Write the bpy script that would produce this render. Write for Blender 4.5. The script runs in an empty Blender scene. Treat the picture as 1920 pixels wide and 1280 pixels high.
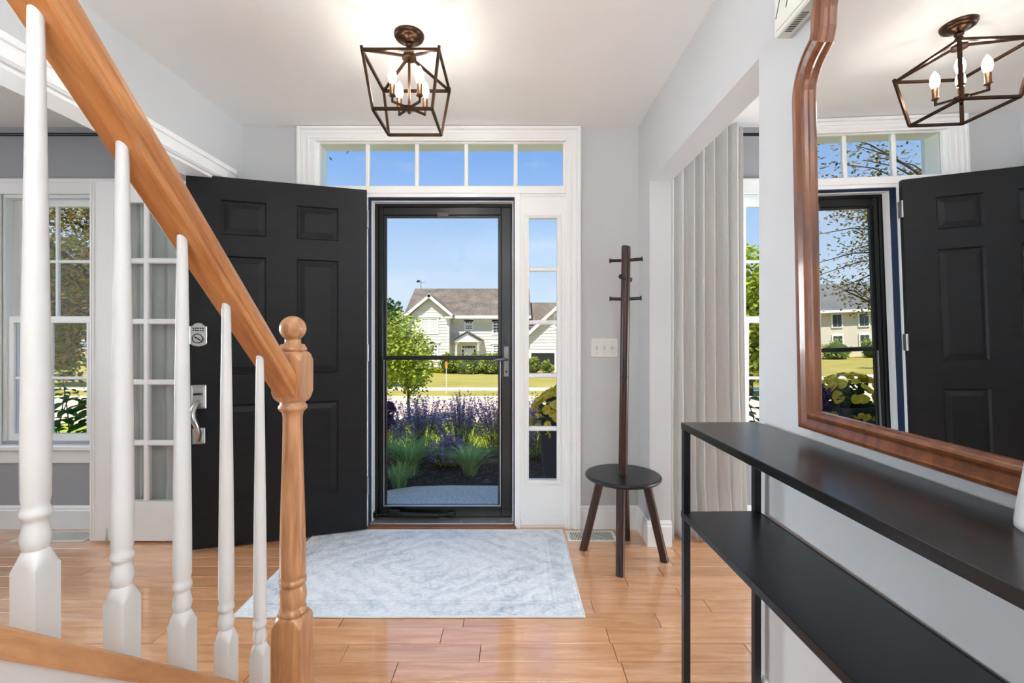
import bpy, bmesh, math, random
from mathutils import Vector, Matrix, noise as mnoise

R = math.radians
PI = math.pi
scene = bpy.context.scene
COL = scene.collection
random.seed(7)

# ------------------------------------------------------------------ camera
CAMZ = 1.172
cam_d = bpy.data.cameras.new('camera')
cam_d.lens = 16.0
cam_d.sensor_width = 36.0
cam_d.sensor_fit = 'HORIZONTAL'
cam_d.shift_x = -1.0 / 1920
cam_d.shift_y = -11.0 / 1920
cam_d.clip_start = 0.02
cam_d.clip_end = 400
cam = bpy.data.objects.new('camera', cam_d)
cam.location = (0, 0, CAMZ)
cam.rotation_euler = (R(90), 0, 0)
COL.objects.link(cam)
scene.camera = cam

# ------------------------------------------------------------------ view
vs = scene.view_settings
vs.view_transform = 'Standard'
vs.look = 'None'
vs.exposure = 0.0
vs.gamma = 1.0
vs.use_curve_mapping = False
scene.cycles.diffuse_bounces = 5
scene.cycles.adaptive_threshold = 0.18
scene.cycles.max_bounces = 8

# ------------------------------------------------------------------ world / sky
world = bpy.data.worlds.new('sky')
scene.world = world
world.use_nodes = True
wn, wl = world.node_tree.nodes, world.node_tree.links
wn.clear()
w_out = wn.new('ShaderNodeOutputWorld')
w_bg = wn.new('ShaderNodeBackground')
w_bg.inputs['Strength'].default_value = 1.15
w_tc = wn.new('ShaderNodeTexCoord')
w_sep = wn.new('ShaderNodeSeparateXYZ')
w_rmp = wn.new('ShaderNodeValToRGB')
wl.new(w_tc.outputs['Generated'], w_sep.inputs[0])
wl.new(w_sep.outputs['Z'], w_rmp.inputs[0])
cr = w_rmp.color_ramp
cr.elements[0].position = 0.0
cr.elements[0].color = (0.72, 0.82, 0.95, 1)
cr.elements[1].position = 1.0
cr.elements[1].color = (0.17, 0.36, 0.80, 1)
for p, c in ((0.08, (0.64, 0.77, 0.94, 1)), (0.24, (0.40, 0.59, 0.90, 1)),
             (0.36, (0.24, 0.44, 0.86, 1)), (0.6, (0.19, 0.39, 0.84, 1))):
    e = cr.elements.new(p)
    e.color = c
w_map = wn.new('ShaderNodeMapping')
w_map.inputs['Scale'].default_value = (2.2, 2.2, 7.0)
w_map.inputs['Location'].default_value = (0.5, 0.2, 0.0)
w_noi = wn.new('ShaderNodeTexNoise')
w_noi.inputs['Scale'].default_value = 1.6
w_noi.inputs['Detail'].default_value = 7
w_noi.inputs['Roughness'].default_value = 0.6
wl.new(w_tc.outputs['Generated'], w_map.inputs[0])
wl.new(w_map.outputs[0], w_noi.inputs[0])
w_cr2 = wn.new('ShaderNodeValToRGB')
w_cr2.color_ramp.elements[0].position = 0.52
w_cr2.color_ramp.elements[0].color = (0, 0, 0, 1)
w_cr2.color_ramp.elements[1].position = 0.78
w_cr2.color_ramp.elements[1].color = (0.65, 0.65, 0.65, 1)
wl.new(w_noi.outputs[0], w_cr2.inputs[0])
w_mix = wn.new('ShaderNodeMix')
w_mix.data_type = 'RGBA'
w_mix.inputs[7].default_value = (0.78, 0.84, 0.96, 1)
wl.new(w_cr2.outputs[0], w_mix.inputs[0])
wl.new(w_rmp.outputs[0], w_mix.inputs[6])
wl.new(w_mix.outputs[2], w_bg.inputs['Color'])
wl.new(w_bg.outputs[0], w_out.inputs[0])

# ------------------------------------------------------------------ sun (behind the house, high, from the left)
def sun(energy, elev, az):
    d = bpy.data.lights.new('sun', 'SUN')
    d.energy = energy
    d.angle = R(0.6)
    d.color = (1.0, 0.95, 0.86)
    o = bpy.data.objects.new('sun', d)
    t = Vector((math.sin(R(az)) * math.cos(R(elev)), math.cos(R(az)) * math.cos(R(elev)), -math.sin(R(elev))))
    o.rotation_euler = t.to_track_quat('-Z', 'Y').to_euler()
    o.location = (-6, -12, 16)
    COL.objects.link(o)
sun(7.6, 60, 24)

# ------------------------------------------------------------------ added fill lights behind and beside the view, plus living front window daylight
def area(name, loc, aim, sx, sy, power, color=(1, 1, 1), spread=180):
    d = bpy.data.lights.new(name, 'AREA')
    d.shape = 'RECTANGLE'
    d.size, d.size_y = sx, sy
    d.spread = R(spread)
    d.energy = power
    d.color = color
    o = bpy.data.objects.new(name, d)
    o.location = loc
    o.rotation_euler = (Vector(aim) - Vector(loc)).to_track_quat('-Z', 'Z').to_euler()
    COL.objects.link(o)
area('back_fill', (0.02, -3.40, 1.35), (0.02, 2.0, 1.35), 0.62, 1.95, 10, (0.86, 0.94, 1.0))  # added fill light behind the viewer, aimed at the front wall
area('ceiling_bounce_fill', (0.05, -1.2, 1.45), (0.05, -1.2, 2.44), 0.8, 0.8, 106, (0.84, 0.93, 1.0))  # added unseen uplight, bounced off the ceiling to brighten the entry
area('living_side_fill', (-4.50, 0.9, 1.45), (0, 0.9, 1.3), 1.6, 1.5, 26, (0.86, 0.94, 1.0))  # added fill from the living-room side wall, which has no window
area('dining_fill', (3.45, 1.85, 1.0), (-1.643, 1.8, 1.75), 1.1, 1.3, 76, (0.86, 0.94, 1.0))  # added low fill, aimed up through the opening at the left wall

def point_fill(name, loc, power, color, size):
    d = bpy.data.lights.new(name, 'POINT')
    d.energy = power
    d.shadow_soft_size = size
    d.color = color
    o = bpy.data.objects.new(name, d)
    o.location = loc
    COL.objects.link(o)
point_fill('hall_fill', (0.02, -2.3, 1.15), 12, (0.9, 0.95, 1.0), 0.13)  # added unseen point fill behind the viewer, with no lamp body
area('daylight_living_front', (-3.65, 2.30, 1.25), (0.766, 0.75, 0.95), 0.9, 1.3, 22, (0.82, 0.92, 1.0), 78)

# ------------------------------------------------------------------ materials
MATS = {}
def lin(c):
    return tuple(((v / 255) / 12.92 if v / 255 <= 0.04045 else ((v / 255 + 0.055) / 1.055) ** 2.4) for v in c)

def base_mat(name):
    m = bpy.data.materials.new(name)
    m.use_nodes = True
    n = m.node_tree.nodes
    return m, n, m.node_tree.links, n['Principled BSDF']

def pm(name, rgb, rough=0.5, metal=0.0, var=0.04, scale=6.0, bump=0.0, bscale=60.0, spec=0.5, stretch=(1, 1, 1), coat=0.0):
    """plain procedural paint / metal / plastic: colour with slight noise variation and optional fine relief"""
    if name in MATS:
        return MATS[name]
    m, n, l, b = base_mat(name)
    c = lin(rgb)
    tc = n.new('ShaderNodeTexCoord')
    mp = n.new('ShaderNodeMapping')
    mp.inputs['Scale'].default_value = stretch
    l.new(tc.outputs['Object'], mp.inputs[0])
    no = n.new('ShaderNodeTexNoise')
    no.inputs['Scale'].default_value = scale
    no.inputs['Detail'].default_value = 4
    l.new(mp.outputs[0], no.inputs[0])
    rp = n.new('ShaderNodeValToRGB')
    rp.color_ramp.elements[0].position = 0.3
    rp.color_ramp.elements[1].position = 0.7
    rp.color_ramp.elements[0].color = tuple(max(0, v * (1 - var)) for v in c) + (1,)
    rp.color_ramp.elements[1].color = tuple(min(1, v * (1 + var)) for v in c) + (1,)
    l.new(no.outputs[0], rp.inputs[0])
    l.new(rp.outputs[0], b.inputs['Base Color'])
    b.inputs['Roughness'].default_value = rough
    b.inputs['Metallic'].default_value = metal
    b.inputs['Specular IOR Level'].default_value = spec
    b.inputs['Coat Weight'].default_value = coat
    b.inputs['Coat Roughness'].default_value = 0.12
    if bump:
        n2 = n.new('ShaderNodeTexNoise')
        n2.inputs['Scale'].default_value = bscale
        n2.inputs['Detail'].default_value = 3
        l.new(mp.outputs[0], n2.inputs[0])
        bp = n.new('ShaderNodeBump')
        bp.inputs['Strength'].default_value = bump
        bp.inputs['Distance'].default_value = 0.01
        l.new(n2.outputs[0], bp.inputs['Height'])
        l.new(bp.outputs[0], b.inputs['Normal'])
    MATS[name] = m
    return m

def wood(name, dark, light, stretch, rough=0.35, scale=5.0, rot=(0, 0, 0), per_object=0.0, coat=0.0, spec=0.5, fine=1.0, coat_ior=1.5):
    """grain: noise stretched along one axis, in object space; per_object varies tone plank by plank"""
    if name in MATS:
        return MATS[name]
    m, n, l, b = base_mat(name)
    tc = n.new('ShaderNodeTexCoord')
    oi = n.new('ShaderNodeObjectInfo')
    r_ = n.new('ShaderNodeMapping')
    r_.inputs['Rotation'].default_value = rot
    l.new(tc.outputs['Object'], r_.inputs[0])
    mp = n.new('ShaderNodeMapping')
    mp.inputs['Scale'].default_value = stretch
    l.new(r_.outputs[0], mp.inputs[0])
    ad = n.new('ShaderNodeVectorMath')
    ad.operation = 'ADD'
    l.new(mp.outputs[0], ad.inputs[0])
    mu = n.new('ShaderNodeMath')
    mu.operation = 'MULTIPLY'
    mu.inputs[1].default_value = 37.0 if per_object else 0.0
    l.new(oi.outputs['Random'], mu.inputs[0])
    l.new(mu.outputs[0], ad.inputs[1])
    no = n.new('ShaderNodeTexNoise')
    no.inputs['Scale'].default_value = scale
    no.inputs['Detail'].default_value = 6
    no.inputs['Roughness'].default_value = 0.62
    no.inputs['Distortion'].default_value = 0.6
    l.new(ad.outputs[0], no.inputs[0])
    rp = n.new('ShaderNodeValToRGB')
    rp.color_ramp.elements[0].position = 0.32
    rp.color_ramp.elements[1].position = 0.66
    rp.color_ramp.elements[0].color = lin(dark) + (1,)
    rp.color_ramp.elements[1].color = lin(light) + (1,)
    l.new(no.outputs[0], rp.inputs[0])
    n3 = n.new('ShaderNodeTexNoise')
    n3.inputs['Scale'].default_value = scale * 9
    n3.inputs['Detail'].default_value = 2
    l.new(ad.outputs[0], n3.inputs[0])
    hv = n.new('ShaderNodeHueSaturation')
    # value = base + per-object tone + fine pores
    v1 = n.new('ShaderNodeMath')
    v1.operation = 'MULTIPLY_ADD'
    v1.inputs[1].default_value = per_object
    v1.inputs[2].default_value = 1.0 - per_object / 2 - 0.09 * fine
    l.new(oi.outputs['Random'], v1.inputs[0])
    v2 = n.new('ShaderNodeMath')
    v2.operation = 'MULTIPLY_ADD'
    v2.inputs[1].default_value = 0.18 * fine
    l.new(n3.outputs[0], v2.inputs[0])
    l.new(v1.outputs[0], v2.inputs[2])
    l.new(v2.outputs[0], hv.inputs['Value'])
    l.new(rp.outputs[0], hv.inputs['Color'])
    l.new(hv.outputs[0], b.inputs['Base Color'])
    b.inputs['Roughness'].default_value = rough
    b.inputs['Specular IOR Level'].default_value = spec
    b.inputs['Coat Weight'].default_value = coat
    b.inputs['Coat Roughness'].default_value = 0.07
    b.inputs['Coat IOR'].default_value = coat_ior
    bp = n.new('ShaderNodeBump')
    bp.inputs['Strength'].default_value = 0.06
    bp.inputs['Distance'].default_value = 0.004
    l.new(n3.outputs[0], bp.inputs['Height'])
    l.new(bp.outputs[0], b.inputs['Normal'])
    MATS[name] = m
    return m

def leafmat(name, cols, rough=0.55, trans=0.35):
    """leaf / petal: colour picked at random per leaf; a little light passes through"""
    if name in MATS:
        return MATS[name]
    m, n, l, b = base_mat(name)
    g = n.new('ShaderNodeNewGeometry')
    oi = n.new('ShaderNodeObjectInfo')
    ad = n.new('ShaderNodeMath')
    ad.operation = 'ADD'
    fr = n.new('ShaderNodeMath')
    fr.operation = 'FRACT'
    l.new(g.outputs['Random Per Island'], ad.inputs[0])
    l.new(oi.outputs['Random'], ad.inputs[1])
    l.new(ad.outputs[0], fr.inputs[0])
    rp = n.new('ShaderNodeValToRGB')
    els = rp.color_ramp.elements
    k = len(cols)
    els[0].position = 0
    els[0].color = lin(cols[0]) + (1,)
    els[1].position = 1
    els[1].color = lin(cols[-1]) + (1,)
    for i in range(1, k - 1):
        e = els.new(i / (k - 1))
        e.color = lin(cols[i]) + (1,)
    l.new(fr.outputs[0], rp.inputs[0])
    l.new(rp.outputs[0], b.inputs['Base Color'])
    b.inputs['Roughness'].default_value = rough
    b.inputs['Specular IOR Level'].default_value = 0.3
    tr = n.new('ShaderNodeBsdfTranslucent')
    l.new(rp.outputs[0], tr.inputs['Color'])
    mx = n.new('ShaderNodeMixShader')
    mx.inputs[0].default_value = trans
    out = n['Material Output']
    l.new(b.outputs[0], mx.inputs[1])
    l.new(tr.outputs[0], mx.inputs[2])
    l.new(mx.outputs[0], out.inputs[0])
    MATS[name] = m
    return m

def glassmat(name, tint=(0.96, 0.98, 0.98), refl=1.0):
    if name in MATS:
        return MATS[name]
    m = bpy.data.materials.new(name)
    m.use_nodes = True
    n, l = m.node_tree.nodes, m.node_tree.links
    n.clear()
    o = n.new('ShaderNodeOutputMaterial')
    t = n.new('ShaderNodeBsdfTransparent')
    t.inputs[0].default_value = tint + (1,)
    g = n.new('ShaderNodeBsdfGlossy')
    g.inputs['Roughness'].default_value = 0.0
    g.inputs['Color'].default_value = (refl, refl, refl, 1)
    f = n.new('ShaderNodeLayerWeight')
    f.inputs[0].default_value = 0.5
    p5 = n.new('ShaderNodeMath')
    p5.operation = 'POWER'
    p5.inputs[1].default_value = 5.0
    l.new(f.outputs['Facing'], p5.inputs[0])
    ma = n.new('ShaderNodeMath')
    ma.operation = 'MULTIPLY_ADD'
    ma.inputs[1].default_value = 0.96
    ma.inputs[2].default_value = 0.04
    l.new(p5.outputs[0], ma.inputs[0])
    mx = n.new('ShaderNodeMixShader')
    l.new(ma.outputs[0], mx.inputs[0])
    l.new(t.outputs[0], mx.inputs[1])
    l.new(g.outputs[0], mx.inputs[2])
    l.new(mx.outputs[0], o.inputs[0])
    MATS[name] = m
    return m

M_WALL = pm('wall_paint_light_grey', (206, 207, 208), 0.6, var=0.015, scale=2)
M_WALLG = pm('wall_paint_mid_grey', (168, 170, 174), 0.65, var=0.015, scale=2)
M_CEIL = pm('ceiling_paint', (246, 245, 243), 0.75, var=0.012, scale=2)
M_TRIM = pm('trim_white_gloss', (250, 250, 249), 0.32, var=0.012, scale=4)
M_TRIMX = pm('exterior_white_trim', (232, 240, 240), 0.5, var=0.02, scale=4)
M_NAVY = pm('navy_weatherstrip', (22, 40, 74), 0.5)
M_BLACKD = pm('front_door_black_paint', (21, 22, 25), 0.46, var=0.18, scale=9, spec=0.3, bump=0.05, bscale=90, stretch=(1, 1, 3))
M_STORM = pm('storm_door_black_aluminium', (13, 13, 13), 0.30, var=0.1, scale=3)
M_DARKMETAL = pm('black_metal', (24, 24, 26), 0.35, 0.3, var=0.1)
M_STEEL = pm('console_leg_steel', (46, 47, 50), 0.33, 0.7, var=0.12, scale=12)
M_CTOP = pm('console_top_blackened_steel', (44, 43, 44), 0.24, 0.45, var=0.45, scale=9, bump=0.02, bscale=40, stretch=(1, 0.35, 1))
M_CSHELF = pm('console_shelf_black', (34, 35, 38), 0.30, 0.2, var=0.06, scale=5)
M_NICKEL = pm('brushed_nickel', (190, 188, 184), 0.28, 0.95, var=0.06, scale=30, stretch=(1, 1, 6))
M_ALU = pm('aluminium_sill', (188, 190, 192), 0.35, 0.8, var=0.06, scale=14)
M_BRONZE = pm('oil_rubbed_bronze', (72, 50, 36), 0.34, 0.85, var=0.25, scale=20)
M_SOCKET = pm('bronze_candle_sleeve', (104, 74, 48), 0.36, 0.7, var=0.15, scale=20)
M_PLASTIC = pm('white_plastic', (236, 235, 230), 0.4, var=0.01)
M_CHIME = pm('cream_plastic', (226, 225, 214), 0.45, var=0.02)
M_SLOT = pm('dark_slot', (42, 42, 42), 0.7)
M_CERAMIC = pm('white_ceramic', (228, 227, 226), 0.3, var=0.04, scale=9, coat=0.3)
M_CURT = pm('linen_curtain_grey_white', (212, 211, 208), 0.85, var=0.02, scale=40, bump=0.05, bscale=300)
M_WALNUT = wood('walnut_stain', (38, 22, 18), (66, 38, 29), (6, 6, 0.8), 0.34, 6, per_object=0.1)
M_PEG = pm('black_lacquer', (17, 17, 18), 0.3, var=0.1)
M_OAKR = wood('oak_handrail', (168, 104, 56), (210, 146, 90), (7, 0.9, 7), 0.3, 5, rot=(R(42), 0, 0), coat=0.25)
M_OAKV = wood('oak_newel', (160, 108, 70), (202, 150, 106), (7, 7, 0.7), 0.32, 6, coat=0.25)
M_OAKS = wood('oak_shoe', (176, 124, 80), (208, 156, 108), (7, 0.9, 7), 0.34, 5, rot=(R(42), 0, 0), coat=0.15)
M_TREAD = wood('oak_tread', (180, 122, 72), (210, 152, 98), (0.9, 7, 7), 0.3, 5, coat=0.2)
M_PLANK = wood('oak_floor_plank', (202, 140, 94), (228, 174, 128), (0.9, 8, 8), 0.32, 4, per_object=0.20, coat=1.0, spec=0.5, coat_ior=2.0)
M_GAP = pm('floor_joint_dark', (70, 44, 28), 0.8)  # dark brown subfloor colour showing in the board joints
M_CHERRY = wood('cherry_mirror_frame', (82, 42, 22), (132, 78, 44), (6, 6, 0.9), 0.28, 5, coat=0.4)
M_BWHITE = pm('baluster_white', (213, 212, 210), 0.35, var=0.012, scale=8)
M_GLASS = glassmat('clear_glass', refl=0.22)
M_MIRROR = pm('mirror_silver', (244, 245, 246), 0.0, 1.0, var=0.0)

# ------------------------------------------------------------------ mesh helpers
OFF = {}           # world offset of every object's origin

class MB:
    def __init__(self):
        self.v, self.f, self.sm = [], [], []
    def add(self, verts, faces, smooth=False):
        o = len(self.v)
        self.v += [Vector(p) for p in verts]
        self.f += [tuple(i + o for i in f) for f in faces]
        self.sm += [smooth] * len(faces)
        return self
    def box(self, x0, x1, y0, y1, z0, z1):
        x0, x1 = min(x0, x1), max(x0, x1)
        y0, y1 = min(y0, y1), max(y0, y1)
        z0, z1 = min(z0, z1), max(z0, z1)
        v = [(x0, y0, z0), (x1, y0, z0), (x1, y1, z0), (x0, y1, z0), (x0, y0, z1), (x1, y0, z1), (x1, y1, z1), (x0, y1, z1)]
        return self.add(v, [(0, 3, 2, 1), (4, 5, 6, 7), (0, 1, 5, 4), (1, 2, 6, 5), (2, 3, 7, 6), (3, 0, 4, 7)])
    def prism(self, pts, d):
        """closed polygon pts (3D, planar) extruded along d"""
        n = len(pts)
        d = Vector(d)
        v = [Vector(p) for p in pts] + [Vector(p) + d for p in pts]
        f = [tuple(range(n)), tuple(reversed(range(n, 2 * n)))]
        f += [(i, n + i, n + (i + 1) % n, (i + 1) % n) for i in range(n)]
        return self.add(v, f)
    def rings(self, rings, cap=True, smooth=True, closed=True):
        n = len(rings[0])
        v = [p for r in rings for p in r]
        f = []
        m = n if closed else n - 1
        for k in range(len(rings) - 1):
            for i in range(m):
                j = (i + 1) % n
                f.append((k * n + i, k * n + j, (k + 1) * n + j, (k + 1) * n + i))
        self.add(v, f, smooth)
        if cap and closed:
            self.add(rings[0], [tuple(reversed(range(n)))])
            self.add(rings[-1], [tuple(range(n))])
        return self
    def lathe(self, prof, c, seg=24, smooth=True, cap=True):
        cx, cy, cz = c
        rs = [[(cx + r * math.cos(2 * PI * i / seg), cy + r * math.sin(2 * PI * i / seg), cz + z) for i in range(seg)] for r, z in prof]
        return self.rings(rs, cap, smooth)
    def turned(self, prof, c, seg=40):
        """rows of (z, half_square or None, radius): square cut by a circle, so blocks end in arched shoulders"""
        cx, cy = c
        rs = []
        for z, h, r in prof:
            ring = []
            for i in range(seg):
                a = 2 * PI * i / seg
                rr = r
                if h is not None:
                    rr = min(r, h / max(abs(math.cos(a)), abs(math.sin(a))))
                ring.append((cx + rr * math.cos(a), cy + rr * math.sin(a), z))
            rs.append(ring)
        return self.rings(rs, True, True)
    def tube(self, path, r, seg=10, smooth=True, cap=True, squash=1.0):
        path = [Vector(p) for p in path]
        rad = r if isinstance(r, (list, tuple)) else [r] * len(path)
        up = None
        rs = []
        for i, p in enumerate(path):
            t = (path[min(i + 1, len(path) - 1)] - path[max(i - 1, 0)]).normalized()
            if up is None:
                up = Vector((0, 0, 1)) if abs(t.z) < 0.9 else Vector((1, 0, 0))
            s = t.cross(up).normalized()
            up = s.cross(t).normalized()
            rs.append([p + s * (math.cos(2 * PI * k / seg) * rad[i]) + up * (math.sin(2 * PI * k / seg) * rad[i] * squash) for k in range(seg)])
        return self.rings(rs, cap, smooth)
    def bar(self, a, b, w, h=None, upv=(0, 0, 1)):
        """square bar from a to b"""
        h = h or w
        a, b = Vector(a), Vector(b)
        t = (b - a).normalized()
        up = Vector(upv)
        if abs(t.dot(up)) > 0.95:
            up = Vector((0, 1, 0))
        s = t.cross(up).normalized() * (w / 2)
        u = s.cross(t).normalized() * (h / 2)
        q = [-s - u, s - u, s + u, -s + u]
        return self.rings([[a + k for k in q], [b + k for k in q]], True, False)
    def ico(self, c, r, seg=12, rings=8):
        c = Vector(c)
        rx, ry, rz = r if isinstance(r, (tuple, list)) else (r, r, r)
        rs = []
        for k in range(rings + 1):
            a = -PI / 2 + PI * k / rings
            q = max(math.cos(a), 0.02)
            rs.append([c + Vector((rx * q * math.cos(2 * PI * i / seg), ry * q * math.sin(2 * PI * i / seg), rz * math.sin(a))) for i in range(seg)])
        return self.rings(rs, True, True)
    def mesh(self, name, off=(0, 0, 0), bevel=0.0, weld=False, segs=1, sharp=0):
        off = Vector(off)
        me = bpy.data.meshes.new(name)
        me.from_pydata([tuple(p - off) for p in self.v], [], self.f)
        for p, s in zip(me.polygons, self.sm):
            p.use_smooth = s
        if bevel or weld:
            bm = bmesh.new()
            bm.from_mesh(me)
            bmesh.ops.remove_doubles(bm, verts=bm.verts, dist=1e-6)
            if bevel:
                ed = [e for e in bm.edges if len(e.link_faces) == 2 and e.calc_face_angle(0) > 0.5]
                bmesh.ops.bevel(bm, geom=ed, offset=bevel, segments=segs, affect='EDGES', clamp_overlap=True)
            bm.to_mesh(me)
            bm.free()
        if sharp:
            me.set_sharp_from_angle(angle=R(sharp))
        me.update()
        return me
    def base(self):
        xs = [p.x for p in self.v]
        ys = [p.y for p in self.v]
        zs = [p.z for p in self.v]
        return Vector(((min(xs) + max(xs)) / 2, (min(ys) + max(ys)) / 2, min(zs)))
    def build(self, name, mat, parent=None, bevel=0.0, weld=False, segs=1, own=False, sharp=0):
        """own: give the part an origin of its own (its base) instead of the parent's"""
        po = OFF[parent] if parent else Vector((0, 0, 0))
        off = self.base() if (parent is None or own) else po
        me = self.mesh(name, off, bevel, weld, segs, sharp)
        me.materials.append(mat)
        return link(name, me, off - po, parent)

def link(name, me, loc, parent=None, rot=None):
    o = bpy.data.objects.new(name, me)
    COL.objects.link(o)
    o.location = loc
    if rot:
        o.rotation_euler = rot
    if parent:
        o.parent = parent
    OFF[o] = Vector(loc) + (OFF[parent] if parent else Vector((0, 0, 0)))
    return o

def tag(o, label=None, cat=None, group=None, kind=None):
    if label:
        o['label'] = label
    if cat:
        o['category'] = cat
    if group:
        o['group'] = group
    if kind:
        o['kind'] = kind
    return o

def root(name, loc, label=None, cat=None, group=None, kind=None):
    o = bpy.data.objects.new(name, None)
    o.empty_display_size = 0.1
    o.location = loc
    COL.objects.link(o)
    OFF[o] = Vector(loc)
    return tag(o, label, cat, group, kind)

def struct(o, label=None):
    o['kind'] = 'structure'
    if label:
        o['label'] = label
    return o

def B(*a):
    return MB().box(*a)

# ------------------------------------------------------------------ main dimensions
FY = 2.77            # inside face of the front wall
XL, XR = -1.643, 0.766   # foyer side walls
CZ = 2.44            # ceiling
WT = 0.12            # partition thickness
LX, DX = -4.7, 3.8   # outer ends of living room / dining room
BY = -3.6            # back wall
EXT = 2.92           # outside face of the front wall

# ================================================================== SHELL
# --- floor: one object whose boards are its children
fl = root('floor', (0, 0, 0), 'honey oak strip floor running across the entry', kind='structure')
B(LX, DX, BY, EXT, -0.10, -0.012).build('subfloor', M_GAP, fl)
B(LX, DX, BY, 0.6727, -0.012, 0.0).build('boards_behind', M_PLANK, fl)
PW = 0.0965
rnd = random.Random(11)
plank_mesh = {}
def plank(L):
    if L not in plank_mesh:
        me = B(0, L - 0.0022, 0, PW - 0.0024, -0.012, 0).mesh('plank', bevel=0.0012)
        me.materials.append(M_PLANK)
        plank_mesh[L] = me
    return plank_mesh[L]
for k in range(22):
    y = 1.541 + PW * (k - 9)
    x = -4.2 + rnd.random() * 0.7
    while x < 2.6:
        L = rnd.choice([0.5, 0.65, 0.8, 0.95, 1.1, 1.25])
        link('plank', plank(L), (x, y, 0), fl)
        x += L

# --- ceiling
struct(B(LX, DX, BY, EXT, CZ, CZ + 0.16).build('ceiling', M_CEIL), 'smooth white ceiling above the entry')

# --- front wall pieces
def wall_with_holes(name, x0, x1, y0, y1, z0, z1, holes, mat, label):
    m = MB()
    xs = sorted({x0, x1} | {h[0] for h in holes} | {h[1] for h in holes})
    for a, b in zip(xs, xs[1:]):
        hs = sorted([(h[2], h[3]) for h in holes if h[0] <= a + 1e-6 and h[1] >= b - 1e-6])
        z = z0
        for ha, hb in hs:
            if ha > z:
                m.box(a, b, y0, y1, z, ha)
            z = hb
        if z < z1:
            m.box(a, b, y0, y1, z, z1)
    return struct(m.build(name, mat), label)

ENTRY = (-1.25, 0.36, -0.02, 2.395)
wall_with_holes('wall_front', XL, XR, FY, EXT, 0, CZ, [ENTRY], M_WALL, 'light grey front wall around the entry door unit')
LW = [(-3.105, -2.33), (-4.0, -3.225)]       # living-room windows (x ranges)
LWZ = (0.53, 2.03)
DW = (1.392, 2.30)
DWZ = (0.53, 2.03)
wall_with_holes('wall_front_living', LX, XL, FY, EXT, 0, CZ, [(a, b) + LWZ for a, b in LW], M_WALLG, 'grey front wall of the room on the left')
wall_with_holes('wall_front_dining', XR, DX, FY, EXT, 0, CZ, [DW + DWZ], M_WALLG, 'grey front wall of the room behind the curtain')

# --- left wall with wide cased opening
OPL = (1.36, 2.58, 2.05)
m = MB()
m.box(XL - WT, XL, BY, OPL[0], 0, CZ).box(XL - WT, XL, OPL[1], FY, 0, CZ).box(XL - WT, XL, OPL[0], OPL[1], OPL[2], CZ)
struct(m.build('wall_left', M_WALL), 'light grey left wall above the wide cased opening')
# --- right wall with plain drywall opening
OPR = (1.414, 2.542, 2.035)
m = MB()
m.box(XR, XR + WT, BY, OPR[0], 0, CZ).box(XR, XR + WT, OPR[1], FY, 0, CZ).box(XR, XR + WT, OPR[0], OPR[1], OPR[2], CZ)
struct(m.build('wall_right', M_WALL), 'light grey right wall with an uncased opening and the mirror')
struct(B(LX, DX, BY - 0.15, BY, 0, CZ).build('wall_back', M_WALL))
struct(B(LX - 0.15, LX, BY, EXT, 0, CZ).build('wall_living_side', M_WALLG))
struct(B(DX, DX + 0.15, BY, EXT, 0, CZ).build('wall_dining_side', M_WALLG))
# upper storey and eaves of this house, which shade the porch
struct(B(LX - 0.15, DX + 0.15, BY - 0.15, EXT, CZ + 0.16, 4.6).build('wall_upper_storey', pm('house_siding', (214, 216, 210), 0.6)))
struct(MB().prism([(LX - 0.4, -3.9, 4.6), (LX - 0.4, 3.05, 4.6), (LX - 0.4, 3.05, 4.75), (LX - 0.4, -0.3, 6.6), (LX - 0.4, -3.9, 4.75)], (DX - LX + 0.8, 0, 0)).build('roof', pm('roof_shingle_own', (92, 84, 78), 0.9)))

# --- baseboards
def baseboard(name, pts, depth_dir, h=0.14):
    """pts: two floor points of the wall line; depth_dir: unit vector into the room"""
    a, b = Vector(pts[0] + (0,)), Vector(pts[1] + (0,))
    d = Vector(depth_dir + (0,))
    prof = [(0, 0), (0.016, 0), (0.016, h - 0.03), (0.012, h - 0.022), (0.012, h - 0.012), (0.006, h), (0, h)]
    mb = MB().prism([a + d * u + Vector((0, 0, z)) for u, z in prof], b - a)
    return struct(mb.build(name, M_TRIM))
baseboard('baseboard_front', ((0.412, FY), (XR, FY)), (0, -1))
baseboard('baseboard_front_left', ((XL, FY), (-1.302, FY)), (0, -1))
baseboard('baseboard_right_stub', ((XR, OPR[1]), (XR, FY)), (-1, 0))
baseboard('baseboard_right_jamb', ((XR - 0.016, OPR[1]), (XR + WT, OPR[1])), (0, -1))
baseboard('baseboard_right', ((XR, BY), (XR, OPR[0])), (-1, 0))
baseboard('baseboard_right_end', ((XR - 0.016, OPR[0]), (XR + WT, OPR[0])), (0, 1))
baseboard('baseboard_dining', ((XR + WT, FY), (DX, FY)), (0, -1))
baseboard('baseboard_living', ((LX, FY), (XL - WT, FY)), (0, -1))

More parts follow.
